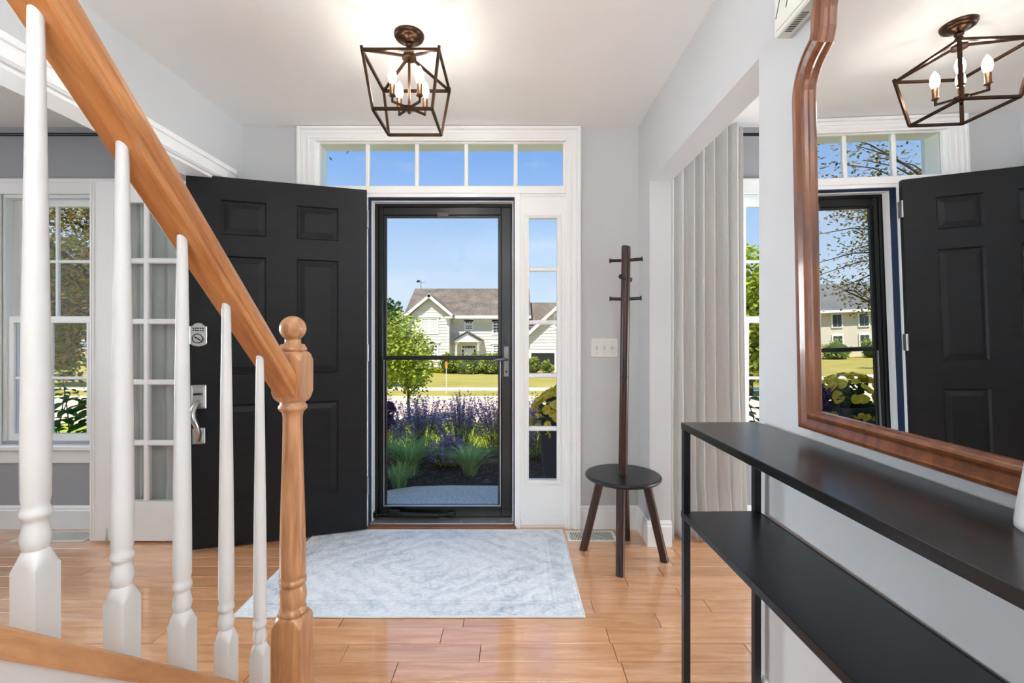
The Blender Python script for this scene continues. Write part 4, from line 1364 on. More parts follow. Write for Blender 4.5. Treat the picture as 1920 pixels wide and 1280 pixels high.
def branch(mb, rng, p, d, L, r, depth, tips):
    n = 5
    path, rad = [p], [r]
    q = Vector(p)
    dd = Vector(d).normalized()
    for i in range(n):
        dd = (dd + Vector((rng.uniform(-.22, .22), rng.uniform(-.22, .22), rng.uniform(-.12, .20)))).normalized()
        q = q + dd * L / n
        path.append(q.copy())
        rad.append(r * (1 - 0.6 * (i + 1) / n))
    mb.tube(path, rad, 6)
    tips += path[2:]
    if depth > 0:
        for k in range(3):
            i = rng.choice([2, 3, 4, 5])
            nd = (dd + Vector((rng.uniform(-1, 1), rng.uniform(-1, 1), rng.uniform(-.5, .7)))).normalized()
            branch(mb, rng, path[i], nd, L * rng.uniform(0.5, 0.75), rad[i] * 0.7, depth - 1, tips)

M_BARK = pm('bark', (74, 62, 54), 0.9, var=0.3, scale=20, bump=0.6, bscale=40, stretch=(1, 1, 0.3))
M_LYEL = leafmat('young_tree_leaves', [(88, 112, 30), (156, 174, 52), (200, 206, 88), (124, 146, 40)])
M_LGRN = leafmat('green_tree_leaves', [(44, 78, 28), (86, 122, 42), (120, 150, 60), (60, 96, 34)])
M_LCRAB = leafmat('crabapple_leaves', [(60, 56, 26), (112, 92, 40), (166, 130, 60), (92, 104, 38), (186, 148, 80)], trans=0.3)
M_LDRK = leafmat('dark_tree_leaves', [(34, 58, 30), (64, 92, 44), (88, 112, 54)])

def simple_tree(name, x, y, zb, c, r, n, L, w, mat, label, seed, trunk_r=0.05, group=None, lumps=14):
    rng = random.Random(seed)
    o = root(name, (x, y, zb), label, 'tree', group)
    t = MB()
    top = c[2] + r[2] * 0.3
    path = [(x, y, zb - 0.05)] + [(x + (c[0] - x) * k / 5 + rng.uniform(-1, 1) * trunk_r * 0.5, y + (c[1] - y) * k / 5, zb + (top - zb) * k / 5) for k in range(1, 6)]
    t.tube(path, [trunk_r * (1 - 0.13 * k) for k in range(6)], 9)
    tips = []
    for k in range(7):
        i = rng.choice([2, 3, 4])
        a = rng.uniform(0, 2 * PI)
        t.tube([path[i], (path[i][0] + math.cos(a) * r[0] * 0.6, path[i][1] + math.sin(a) * r[1] * 0.6, path[i][2] + r[2] * 0.35)], [trunk_r * 0.4, trunk_r * 0.12], 6)
    t.build('trunk', M_BARK, o)
    foliage(rng, c, r, n, L, w, lumps).build('crown', mat, o)
    return o
# young street tree in front of the driveway
simple_tree('young_tree', -2.515, 11.2, -1.02, (-2.66, 11.2, 0.58), (0.86, 0.86, 1.02), 5200, 0.095, 0.034, M_LYEL, 'young yellow green tree with a thin trunk on the front lawn', 21, 0.042, lumps=26)
simple_tree('tall_tree', -5.75, 20.5, -1.1, (-5.85, 20.5, 0.7), (0.75, 0.75, 2.0), 3600, 0.17, 0.07, M_LGRN, 'taller narrow green tree at the left edge of the storm door glass', 22, 0.10, lumps=24)
for i, (x, y, h, rr2) in enumerate(((-17.0, 62, 6.0, 3.0), (-11.6, 70, 5.6, 2.8), (-24.5, 66, 6.6, 3.8))):
    simple_tree('distant_tree', x, y, -2.1, (x, y, h * 0.42), (rr2, rr2, h * 0.55), 1500, 0.55, 0.24, M_LDRK, ('distant dark tree rising just left of the gabled house', 'distant tree half hidden behind the left gable end of the house', 'distant dark tree farthest left beyond the street')[i], 30 + i, 0.25, 'distant trees', 16)
# tree seen through the dining-room window
simple_tree('leafy_tree', 8.6, 16.5, -1.0, (8.7, 16.5, 1.9), (1.7, 1.7, 2.6), 5200, 0.20, 0.08, M_LYEL, 'bright green tree seen past the pale curtain through the right window', 41, 0.12, lumps=30)
simple_tree('leafy_tree', 12.4, 26, -1.3, (12.4, 26, 0.9), (3.0, 3.0, 2.1), 4200, 0.3, 0.12, M_LGRN, 'darker rounded tree behind the bright one in the right window', 42, 0.2, lumps=26)
# trees beyond the living-room window
for i, (x, y, h, rr2) in enumerate(((-21.8, 21, 7.0, 3.0), (-29.5, 26, 6.0, 3.2), (-38, 30, 7.5, 4.2))):
    simple_tree('background_tree', x, y, -1.3, (x, y, h * 0.42), (rr2, rr2, h * 0.52), 4200, 0.30, 0.12, M_LGRN, ('nearest green tree behind the bronze leaved tree', 'green tree behind the bronze leaved tree, middle of the three', 'farthest green tree behind the bronze leaved tree')[i], 50 + i, 0.25, 'trees beyond the left window', 18)

# crabapple close to the house on the left
rng = random.Random(77)
crx, cry = -5.1, 6.3
ct_ = root('crabapple_tree', (crx, cry, -0.3), 'dark bronze leaved ornamental tree outside the left window', 'tree')
tb = MB()
tips = []
tb.tube([(crx, cry, -0.4), (crx + 0.03, cry, 0.4), (crx - 0.04, cry + 0.03, 1.0)], [0.13, 0.11, 0.10], 10)
for k in range(9):
    a = 2 * PI * k / 9 + rng.uniform(-.3, .3)
    branch(tb, rng, Vector((crx - 0.04, cry + 0.03, 0.75 + 0.07 * k)), Vector((math.cos(a), math.sin(a), rng.uniform(0.15, 0.9))), rng.uniform(1.5, 2.0), 0.05, 2, tips)
tb.build('trunk', M_BARK, ct_)
lv_ = MB()
for p in tips:
    for k in range(22):
        q = p + Vector((rng.gauss(0, .13), rng.gauss(0, .13), rng.gauss(0, .11)))
        if q.y > EXT + 0.35:
            leaf_quad(lv_, q, rng.uniform(0.04, 0.075), rng.uniform(0.012, 0.020), rng)
for p in range(120):
    v = Vector((rng.gauss(0, 1), rng.gauss(0, 1), rng.gauss(0, 1))).normalized() * rng.uniform(0.5, 1)
    c = Vector((crx - 1.35 + v.x * 1.7, cry + 0.1 + v.y * 1.3, 2.15 + v.z * 1.6))
    for k in range(240):
        leaf_quad(lv_, c + Vector((rng.gauss(0, .26), rng.gauss(0, .26), rng.gauss(0, .2))), rng.uniform(0.04, 0.075), rng.uniform(0.012, 0.020), rng)
for p in range(26):
    c = Vector((rng.uniform(-4.2, -2.6), rng.uniform(5.4, 7.0), rng.uniform(1.1, 3.7)))
    tw_ = [Vector((crx, cry, 0.9 + 0.35 * c.z)).lerp(c, t) + Vector((0, 0, 0.35 * math.sin(PI * t))) for t in (0, .25, .5, .75, 1)]
    tb2 = tb2 if p else MB()
    tb2.tube(tw_, [0.022, 0.018, 0.013, 0.009, 0.004], 5)
    for k in range(70):
        q = tw_[rng.choice([2, 3, 3, 4, 4])]
        leaf_quad(lv_, q + Vector((rng.gauss(0, .16), rng.gauss(0, .16), rng.gauss(0, .14))), rng.uniform(0.05, 0.08), rng.uniform(0.012, 0.020), rng)
tb2.build('side_branches', M_BARK, ct_)
lv_.build('crown', M_LCRAB, ct_)

# large-leaved shrubs right under the windows
M_HYD = leafmat('hydrangea_leaves', [(38, 84, 30), (66, 118, 44), (96, 146, 62), (50, 100, 36)], rough=0.4, trans=0.25)
def big_leaf_mesh():
    mb = MB()
    L, w = 0.15, 0.042
    top_ = []
    for i in range(6):
        t = i / 5
        ww = w * math.sin(PI * min(0.98, t * 0.92 + 0.06)) ** 0.8
        dz = -0.05 * t * t
        top_.append([(L * t, -ww, dz + 0.012 * (ww / w)), (L * t, 0, dz), (L * t, ww, dz + 0.012 * (ww / w))])
    mb.rings(top_, cap=False, smooth=True, closed=False)
    me = mb.mesh('leaf')
    me.materials.append(M_HYD)
    return me
leafme = big_leaf_mesh()
def leafy_shrub(x, y, w, d, h, stems, label, seed):
    rng = random.Random(seed)
    o = root('leafy_shrub', (x, y, -0.18), label, 'shrub', 'large-leaved shrubs under the windows')
    sm_ = MB()
    for k in range(stems):
        bx, by = x + rng.uniform(-w, w), y + rng.uniform(-d, d)
        hh = h * rng.uniform(0.75, 1.05)
        lean = Vector((rng.uniform(-.12, .12), rng.uniform(-.05, .12), 0))
        p = [Vector((bx, by, -0.2)) + lean * (t ** 2) + Vector((0, 0, (hh + 0.2) * t)) for t in (0, .25, .5, .75, 1)]
        sm_.tube(p, [0.006, 0.006, 0.005, 0.004, 0.003], 5)
        for j in range(9):
            t = 1 - j * 0.075
            q = p[0] + lean * t * t + Vector((0, 0, (hh + 0.2) * t))
            for s in range(2):
                a = j * PI / 2 + s * PI + rng.uniform(-.4, .4)
                l_ = link('leaf', leafme, q - OFF[o], o, (rng.uniform(-.3, .3), rng.uniform(-0.55, 0.25), a))
                sc = rng.uniform(0.6, 1.05) * (0.6 + 0.4 * min(1, j / 2))
                l_.scale = (sc, sc, sc)
    sm_.build('stems', pm('green_stem', (84, 112, 52), 0.6), o)
leafy_shrub(-3.52, 3.66, 0.34, 0.16, 0.80, 13, 'leafy green shrub under the window behind the nearest balusters', 3)
leafy_shrub(1.98, 3.60, 0.25, 0.14, 0.74, 7, 'leafy green shrub under the window past the right curtain', 4)

# ornamental grass tufts
M_TUFT = leafmat('tuft_blades', [(112, 156, 80), (162, 202, 122), (198, 226, 152), (134, 180, 100)], rough=0.45, trans=0.35)
def tuft(x, y, r, h, n, label, seed):
    rng = random.Random(seed)
    mb = MB()
    for i in range(n):
        a = rng.uniform(0, 2 * PI)
        out = r * rng.uniform(0.25, 1.0)
        hh = h * rng.uniform(0.6, 1.05)
        w = rng.uniform(0.0025, 0.0045)
        bx, by = x + math.cos(a) * 0.06 * rng.random(), y + math.sin(a) * 0.06 * rng.random()
        sx_, sy_ = -math.sin(a) * w, math.cos(a) * w
        vv = []
        for k in range(6):
            t = k / 5
            px = bx + math.cos(a) * out * t ** 1.5
            py = by + math.sin(a) * out * t ** 1.5
            pz = -0.15 + hh * (1.55 * t - 0.85 * t * t) / 0.72
            ww = (1 - t ** 2) + 0.05
            vv.append([(px - sx_ * ww, py - sy_ * ww, pz), (px + sx_ * ww, py + sy_ * ww, pz)])
        mb.rings(vv, cap=False, smooth=True, closed=False)
    return tag(mb.build('grass_tuft', M_TUFT), label, 'grass tuft', 'ornamental grass tufts')
tuft(-0.97, 4.28, 0.42, 0.36, 420, 'ornamental grass tuft at the left of the flower bed', 1)
tuft(-0.40, 4.30, 0.34, 0.27, 420, 'rounded ornamental grass tuft in the middle of the flower bed', 2)
tuft(-0.98, 3.94, 0.22, 0.22, 220, 'small low grass tuft at the slab corner on the left', 3)

# catmint clumps
M_CAT = leafmat('catmint_leaves', [(132, 154, 96), (168, 190, 120), (200, 210, 136)], trans=0.3)
M_CATF = leafmat('catmint_flowers', [(104, 98, 150), (140, 128, 178), (176, 160, 198), (120, 112, 168), (204, 184, 208)], trans=0.3)
def catmint(x, y, r, h, n, label, seed):
    rng = random.Random(seed)
    zb = -0.16
    o = root('catmint_clump', (x, y, zb), label, 'catmint', 'catmint clumps in the bed')
    stm, lf, fw = MB(), MB(), MB()
    for i in range(n):
        a = rng.uniform(0, 2 * PI)
        out = r * rng.uniform(0.05, 1.0)
        hh = h * (1.05 - 0.45 * (out / r) ** 2) * rng.uniform(0.72, 1.08)
        bx, by = x + math.cos(a) * out * 0.35, y + math.sin(a) * out * 0.35
        tx_, ty_ = x + math.cos(a) * out, y + math.sin(a) * out
        def pt(t):
            return Vector((bx + (tx_ - bx) * t ** 1.4, by + (ty_ - by) * t ** 1.4, zb + hh * t))
        stm.tube([pt(0), pt(0.5), pt(1)], [0.0025, 0.002, 0.001], 3, cap=False)
        for k in range(9):
            leaf_quad(lf, pt(rng.uniform(0.1, 0.72)), rng.uniform(0.018, 0.032), rng.uniform(0.006, 0.010), rng)
        z0_ = rng.uniform(0.52, 0.66)
        m_ = 9
        for k in range(m_):
            t = z0_ + (1.02 - z0_) * k / (m_ - 1)
            rad = 0.020 * (1.15 - 0.8 * k / m_)
            for q in range(4):
                c = pt(t) + Vector((rng.gauss(0, rad * 0.55), rng.gauss(0, rad * 0.55), rng.gauss(0, 0.006)))
                leaf_quad(fw, c, rng.uniform(0.014, 0.024), rng.uniform(0.006, 0.010), rng)
    stm.build('stems', MATS['green_stem'], o)
    lf.build('leaves', M_CAT, o)
    fw.build('flower_spikes', M_CATF, o)
for i, a in enumerate(((-1.02, 5.05, 0.40, 0.62, 105, 'purple catmint clump behind the left grass tuft'),
                       (-0.58, 5.15, 0.42, 0.62, 115, 'purple catmint clump in the centre behind the middle tuft'),
                       (-0.16, 5.10, 0.40, 0.68, 120, 'purple catmint clump at the right side of the storm door glass'),
                       (-0.66, 4.62, 0.26, 0.32, 90, 'low bluish catmint clump between the two grass tufts'),
                       (0.22, 4.95, 0.36, 0.62, 110, 'purple catmint clump farthest right beside the pot'),
                       (-1.42, 5.15, 0.34, 0.58, 80, 'purple catmint clump farthest left behind the flower pot'))):
    catmint(*a[:5], a[5], 60 + i)

# ---------------------------------------------------------------- flower pots
M_POT = pm('charcoal_planter', (40, 44, 48), 0.45, var=0.1, scale=6)
M_YEL = leafmat('yellow_petals', [(250, 216, 40), (255, 232, 84), (240, 200, 26), (255, 240, 130)], trans=0.3)
M_PUR = leafmat('purple_petals', [(70, 34, 78), (104, 58, 120), (56, 26, 60), (120, 84, 150)], trans=0.2)
M_PFOL = leafmat('pot_foliage', [(40, 74, 30), (70, 104, 42), (92, 124, 58)], trans=0.25)
def bloom_mesh(name, mat, r):
    mb = MB()
    for k in range(6):
        a = 2 * PI * k / 6
        rr_ = r * (1.0 if k % 2 else 0.9)
        ca, sa = math.cos(a), math.sin(a)
        s = Vector((-sa, ca, 0)) * rr_ * 0.62
        d = Vector((ca, sa, 0))
        zz = Vector((0, 0, 1))
        mb.add([Vector((0, 0, 0)), d * rr_ * 0.55 + s + zz * r * 0.32, d * rr_ + s * 0.5 + zz * r * (0.30 + 0.15 * (k % 2)), d * rr_ - s * 0.5 + zz * r * 0.30, d * rr_ * 0.55 - s + zz * r * 0.32],
               [(0, 1, 2), (0, 2, 3), (0, 3, 4)])
    mb.lathe([(r * 0.20, 0.0), (r * 0.24, r * 0.20), (r * 0.05, r * 0.30)], (0, 0, 0), 7)
    me = mb.mesh(name)
    me.materials.append(mat)
    return me
bl_y = bloom_mesh('bloom', M_YEL, 0.038)
bl_p = bloom_mesh('bloom', M_PUR, 0.036)
def pot(x, y, label_pot, label_pl, label_pu, seed, purple_side):
    rng = random.Random(seed)
    zb = -0.11
    o = root('planter', (x, y, zb), label_pot, 'planter', 'tall planters by the door')
    H = 0.60
    def sq(h_, z):
        return [(x - h_, y - h_, z), (x + h_, y - h_, z), (x + h_, y + h_, z), (x - h_, y + h_, z)]
    MB().rings([sq(0.135, zb), sq(0.195, zb + H - 0.05), sq(0.175, zb + H - 0.05), sq(0.165, zb + H - 0.16)], cap=True, smooth=False).build('planter_body', M_POT, o)
    MB().rings([sq(0.205, zb + H - 0.05), sq(0.212, zb + H), sq(0.178, zb + H), sq(0.174, zb + H - 0.05)], cap=False, smooth=False).build('planter_rim', M_POT, o)
    MB().box(x - 0.172, x + 0.172, y - 0.172, y + 0.172, zb + H - 0.09, zb + H - 0.03).build('soil', M_MULCH, o)
    zc = zb + H + 0.10
    p = root('yellow_flowers', (x, y, zb + H - 0.03), label_pl, 'flowers', 'yellow flowers in the planters')
    foliage(rng, (x, y, zc - 0.03), (0.20, 0.20, 0.16), 420, 0.07, 0.022, 9).build('foliage', M_PFOL, p)
    for i in range(120):
        a = rng.uniform(0, 2 * PI)
        e = rng.uniform(-0.65, 1.35)
        n_ = Vector((math.cos(a) * math.cos(e), math.sin(a) * math.cos(e), math.sin(e)))
        q = Vector((x + n_.x * 0.235, y + n_.y * 0.235, zc + n_.z * 0.20 - 0.04))
        if n_.z < -0.1:
            q += Vector((n_.x * 0.03, n_.y * 0.03, -0.02))
        b = link('bloom', bl_y, q - OFF[p], p)
        b.rotation_euler = (n_ + Vector((rng.uniform(-.3, .3), rng.uniform(-.3, .3), 0.15))).to_track_quat('Z', 'Y').to_euler()
        sc = rng.uniform(0.8, 1.2)
        b.scale = (sc, sc, sc)
    if purple_side:
        q0 = root('purple_flowers', (x + purple_side * 0.2, y + 0.0, zb + H - 0.03), label_pu, 'flowers')
        foliage(rng, (x + purple_side * 0.25, y + 0.02, zc - 0.12), (0.11, 0.12, 0.18), 150, 0.06, 0.02, 7).build('foliage', M_PUR, q0)
        for i in range(26):
            q = Vector((x + purple_side * rng.uniform(0.16, 0.37), y + rng.uniform(-0.12, 0.12), zc + rng.uniform(-0.26, 0.04)))
            b = link('bloom', bl_p, q - OFF[q0], q0)
            b.rotation_euler = (rng.uniform(0.4, 1.6), rng.uniform(-.5, .5), rng.uniform(0, 6.28))
pot(0.405, 3.62, 'dark square planter outside the right sidelight', 'yellow flowers overflowing the planter outside the right sidelight', '', 5, 0)
pot(-1.42, 3.97, 'dark square planter left of the storm door', 'yellow flowers in the planter left of the storm door', 'dark purple flowers trailing at the left edge of the storm door glass', 6, 1)

# ================================================================== HOUSE ACROSS THE STREET
def siding(name, rgb, lap=0.13):
    m, n, l, b = base_mat(name)
    tc = n.new('ShaderNodeTexCoord')
    sp = n.new('ShaderNodeSeparateXYZ')
    l.new(tc.outputs['Object'], sp.inputs[0])
    d = n.new('ShaderNodeMath')
    d.operation = 'DIVIDE'
    d.inputs[1].default_value = lap
    l.new(sp.outputs['Z'], d.inputs[0])
    f = n.new('ShaderNodeMath')
    f.operation = 'FRACT'
    l.new(d.outputs[0], f.inputs[0])
    no = n.new('ShaderNodeTexNoise')
    no.inputs['Scale'].default_value = 1.4
    l.new(tc.outputs['Object'], no.inputs[0])
    rp = n.new('ShaderNodeValToRGB')
    c = lin(rgb)
    rp.color_ramp.elements[0].color = tuple(v * 0.95 for v in c) + (1,)
    rp.color_ramp.elements[1].color = tuple(min(1, v * 1.05) for v in c) + (1,)
    l.new(no.outputs[0], rp.inputs[0])
    l.new(rp.outputs[0], b.inputs['Base Color'])
    bp = n.new('ShaderNodeBump')
    bp.inputs['Strength'].default_value = 0.9
    bp.inputs['Distance'].default_value = 0.03
    bp.invert = True
    l.new(f.outputs[0], bp.inputs['Height'])
    l.new(bp.outputs[0], b.inputs['Normal'])
    b.inputs['Roughness'].default_value = 0.7
    return m
M_SID = siding('sage_siding', (224, 218, 204), 0.30)
M_HWH = pm('house_white_trim', (240, 240, 234), 0.5)
M_ROOF = groundmat('brown_shingles', [(84, 74, 66), (112, 100, 90), (140, 126, 114)], 6.0, bump=0.4, detail=6, big=1.0)
M_HGL = pm('house_window_dark', (44, 52, 62), 0.15, spec=0.8)
M_HBL = pm('white_blinds', (206, 210, 208), 0.5, var=0.06)
hs_ = root('house', (-3, 42, -2.05), 'sage sided two-storey house with white trim and brown roof across the street', 'house')
GB = -2.15
FYH = 42.0
# main body with gable roof
MB().box(-9.55, 1.3, FYH, 51, GB, 3.05).prism([(-9.55, FYH, 3.05), (-9.55, 51, 3.05), (-9.55, 46.5, 5.75)], (10.85, 0, 0)).build('main_wall', M_SID, hs_)
def roof_slab(p0, p1, q1, q0, t=0.16):
    """quad with thickness downward"""
    a = [Vector(v) for v in (p0, p1, q1, q0)]
    b = [v - Vector((0, 0, t)) for v in a]
    mb = MB()
    mb.add(a + b, [(0, 1, 2, 3), (7, 6, 5, 4), (0, 4, 5, 1), (1, 5, 6, 2), (2, 6, 7, 3), (3, 7, 4, 0)])
    return mb
roof_slab((-9.95, 41.45, 3.02), (1.7, 41.45, 3.02), (1.7, 46.5, 5.98), (-9.95, 46.5, 5.98)).build('roof_slope', M_ROOF, hs_)
roof_slab((-9.95, 51.5, 3.02), (1.7, 51.5, 3.02), (1.7, 46.5, 5.98), (-9.95, 46.5, 5.98)).build('roof_slope', M_ROOF, hs_)
MB().box(-5.4, 1.7, 41.36, 41.46, 2.72, 3.0).build('eave_fascia', M_HWH, hs_)
MB().box(-5.5, 1.3, 41.92, 42.02, 2.45, 2.72).build('frieze_board', M_HWH, hs_)
# projecting front gable
GY = 40.4
gxa, gxb, gxm = -8.95, -5.63, -7.35
MB().box(gxa, gxb, GY, FYH, GB, 2.85).prism([(gxa, GY, 2.85), (gxb, GY, 2.85), (gxb + 0.12, GY, 3.02), (gxm, GY, 4.55), (gxa - 0.12, GY, 3.02)], (0, 6, 0)).build('gable_wall', M_SID, hs_)
for sx, xe in ((-1, -9.45), (1, -5.28)):
    roof_slab((gxm, GY - 0.35, 4.86), (xe, GY - 0.35, 3.02), (xe, GY + 6.0, 3.02), (gxm, GY + 6.0, 4.86)).build('gable_roof_slope', M_ROOF, hs_)
    MB().bar((gxm - sx * 0.1, GY - 0.40, 4.73), (xe, GY - 0.40, 2.92), 0.10, 0.24).build('rake_board', M_HWH, hs_)
    xr_ = xe - sx * 0.65
    MB().box(min(xe, xr_), max(xe, xr_), GY - 0.40, GY + 0.1, 2.70, 2.86).build('eave_return', M_HWH, hs_)
MB().box(gxb - 0.16, gxb + 0.02, GY - 0.03, GY + 0.02, GB, 2.7).build('corner_board', M_HWH, hs_)
MB().box(gxa - 0.02, gxa + 0.16, GY - 0.03, GY + 0.02, GB, 2.7).build('corner_board', M_HWH, hs_)
MB().prism([(gxm - 0.24, GY - 0.45, 4.62), (gxm + 0.24, GY - 0.45, 4.62), (gxm, GY - 0.45, 4.88)], (0, 0.1, 0)).build('rake_cap', M_HWH, hs_)
def lap_siding(y, z0, z1, xr):
    """overlapping boards, too fine at this distance to pick apart: one mesh"""
    mb = MB()
    lap = 0.27
    z = z0
    while z < z1 - 0.02:
        h = min(lap, z1 - z)
        a0, b0 = xr(z)
        a1, b1 = xr(z + h)
        if b1 - a1 > 0.05:
            mb.add([(a0, y - 0.045, z), (b0, y - 0.045, z), (b1, y - 0.008, z + h), (a1, y - 0.008, z + h), (a0, y, z), (b0, y, z)],
                   [(0, 1, 2, 3), (0, 4, 5, 1)])
        z += lap
    o = mb.build('lap_siding', M_SID, hs_)
    o['kind'] = 'stuff'
def gable_range(xa, xb, zs, xm, zt):
    def f(z):
        if z <= zs:
            return xa, xb
        t = min(1, (z - zs) / (zt - zs))
        return xa + (xm - xa) * t, xb + (xm - xb) * t
    return f
lap_siding(FYH, GB, 2.45, lambda z: (gxb, 1.5))
lap_siding(GY, GB, 4.5, gable_range(gxa, gxb, 2.95, gxm, 4.50))
lap_siding(40.2, GB, 4.6, gable_range(1.55, 8.65, 1.35, 5.1, 4.62))
def house_window(x0, x1, z0, z1, y, cols, rows, glass, head=True):
    fr_ = MB()
    w = 0.15
    f_ = MB().box(x0, x0 + w, y - 0.08, y + 0.02, z0, z1).box(x1 - w, x1, y - 0.08, y + 0.02, z0, z1).box(x0 + w, x1 - w, y - 0.08, y + 0.02, z0, z0 + w).box(x0 + w, x1 - w, y - 0.08, y + 0.02, z1 - w, z1)
    if head:
        f_.box(x0 - 0.12, x1 + 0.12, y - 0.14, y + 0.02, z1, z1 + 0.14)
    o = f_.build('window', M_HWH, hs_)
    MB().box(x0 + w, x1 - w, y - 0.03, y - 0.02, z0 + w, z1 - w).build('window_pane', glass, o)
    mt = MB()
    for c in range(1, cols):
        xx = x0 + w + (x1 - x0 - 2 * w) * c / cols
        t = 0.025
        if cols % 2 == 0 and c == cols // 2 and (x1 - x0) > 1.3:
            t = 0.09
        mt.box(xx - t, xx + t, y - 0.055, y - 0.028, z0 + w, z1 - w)
    for r in range(1, rows):
        zz = z0 + w + (z1 - z0 - 2 * w) * r / rows
        t = 0.045 if r == rows // 2 else 0.022
        mt.box(x0 + w, x1 - w, y - 0.05, y - 0.026, zz - t, zz + t)
    mt.build('window_grille', M_HWH, o)
house_window(-8.17, -6.55, 1.31, 2.80, GY, 6, 4, M_HBL)
house_window(-8.17, -6.55, -1.15, 0.50, GY, 6, 4, M_HGL)
house_window(-4.45, -3.62, 1.66, 2.62, FYH, 3, 4, M_HGL, False)
house_window(-1.90, -0.85, 1.25, 2.62, FYH, 3, 4, M_HGL, False)
house_window(-1.90, -0.85, -1.2, 0.40, FYH, 3, 4, M_HGL)
# entry portico
PX = -4.02
pr = MB().prism([(PX - 1.22, 40.3, 0.62), (PX + 1.22, 40.3, 0.62), (PX + 1.22, 40.3, 0.72), (PX, 40.3, 1.42), (PX - 1.22, 40.3, 0.72)], (0, 1.7, 0)).build('portico_pediment', M_HWH, hs_)
for sx in (-1, 1):
    roof_slab((PX, 40.15, 1.58), (PX + sx * 1.36, 40.15, 0.80), (PX + sx * 1.36, 42, 0.80), (PX, 42, 1.58), 0.08).build('portico_roof', M_ROOF, hs_)
    MB().lathe([(0.14, GB + 0.2), (0.14, GB + 0.35), (0.11, GB + 0.4), (0.10, 0.45), (0.14, 0.52), (0.14, 0.62)], (PX + sx * 0.98, 40.5, 0), 14).build('portico_column', M_HWH, hs_)
    MB().box(PX + sx * 0.98 - 0.12, PX + sx * 0.98 + 0.12, 40.4, 42, 0.42, 0.62).build('portico_beam', M_HWH, hs_)
MB().box(PX - 1.3, PX + 1.3, 40.2, 42, GB, GB + 0.2).build('portico_floor', M_WALK, hs_)
do_ = MB().box(PX - 0.72, PX + 0.72, 41.92, 42.0, GB + 0.2, 0.32).build('entry_surround', M_HWH, hs_)
MB().box(PX - 0.40, PX + 0.40, 41.88, 41.93, GB + 0.22, -0.05).build('entry_door', pm('pale_door', (228, 232, 232), 0.5), do_)
for i in range(5):
    xx = PX - 0.60 + i * 0.245
    MB().box(xx, xx + 0.20, 41.89, 41.93, 0.03, 0.24).build('transom_pane', M_HGL, do_)
for sx in (-1, 1):
    for i in range(4):
        zz = -1.4 + i * 0.34
        MB().box(PX + sx * 0.55 - 0.075, PX + sx * 0.55 + 0.075, 41.89, 41.93, zz, zz + 0.28).build('sidelight_pane', M_HGL, do_)
# garage wing
MB().box(1.3, 9.0, FYH, 50, GB, 2.3).build('wing_wall', M_SID, hs_)
roof_slab((1.0, 41.5, 1.95), (9.6, 41.5, 1.95), (9.6, 46.5, 4.55), (1.0, 46.5, 4.55)).build('wing_roof_slope', M_ROOF, hs_)
roof_slab((1.0, 51.5, 1.95), (9.6, 51.5, 1.95), (9.6, 46.5, 4.55), (1.0, 46.5, 4.55)).build('wing_roof_slope', M_ROOF, hs_)
WGX = 5.1
MB().box(1.55, 8.65, 40.2, FYH, GB, 1.35).prism([(1.55, 40.2, 1.35), (8.65, 40.2, 1.35), (WGX, 40.2, 4.62)], (0, 6.0, 0)).build('garage_gable_wall', M_SID, hs_)
for sx in (-1, 1):
    xe = WGX + sx * 3.85
    roof_slab((WGX, 39.85, 4.95), (xe, 39.85, 1.32), (xe, 46.2, 1.32), (WGX, 46.2, 4.95)).build('garage_roof_slope', M_ROOF, hs_)
    MB().bar((WGX - sx * 0.1, 39.80, 4.86), (xe, 39.80, 1.22), 0.10, 0.26).build('rake_board', M_HWH, hs_)
house_window(3.62, 4.6, 1.75, 3.0, 40.2, 3, 4, M_HGL)
gdr = MB().box(1.45, 1.65, 40.1, 40.22, GB, -0.18).box(3.70, 3.90, 40.1, 40.22, GB, -0.18).box(1.65, 3.70, 40.1, 40.22, -0.36, -0.18).build('garage_frame', M_HWH, hs_)
MB().box(1.65, 3.70, 40.15, 40.19, GB + 0.36, -0.36).build('garage_opening', pm('dark_garage_interior', (34, 33, 34), 0.8), hs_)
MB().box(1.65, 3.70, 40.12, 40.19, GB, GB + 0.36).build('garage_car_hood', pm('tan_car', (206, 160, 128), 0.4), hs_)
# weathervane on the ridge
wv = MB().tube([(-9.35, 46.5, 5.95), (-9.35, 46.5, 6.85)], 0.025, 6)
wv.bar((-9.85, 46.5, 6.62), (-8.95, 46.5, 6.62), 0.035).prism([(-9.80, 46.48, 6.64), (-9.45, 46.48, 6.64), (-9.50, 46.48, 6.86), (-9.75, 46.48, 6.82)], (0, 0.04, 0))
wv.build('weathervane', M_DARKMETAL, hs_)

# second house across the street, seen in the mirror and beyond the left window
h2_ = root('house', (-31, 47, -2.2), 'pale beige house with a grey roof seen small in the mirror behind branches', 'house')
MB().box(-37, -25.5, 44, 51, -2.3, 2.5).prism([(-37, 44, 2.5), (-37, 51, 2.5), (-37, 47.5, 5.0)], (11.5, 0, 0)).build('main_wall', pm('beige_siding', (218, 206, 186), 0.7), h2_)
M_GROOF = groundmat('grey_shingles', [(96, 94, 92), (124, 122, 120)], 6.0, bump=0.3)
roof_slab((-37.5, 43.4, 2.45), (-25.0, 43.4, 2.45), (-25.0, 47.5, 5.3), (-37.5, 47.5, 5.3)).build('roof_slope', M_GROOF, h2_)
roof_slab((-37.5, 51.6, 2.45), (-25.0, 51.6, 2.45), (-25.0, 47.5, 5.3), (-37.5, 47.5, 5.3)).build('roof_slope', M_GROOF, h2_)
MB().box(-37.5, -25.0, 43.3, 43.45, 2.2, 2.45).build('eave_fascia', M_HWH, h2_)
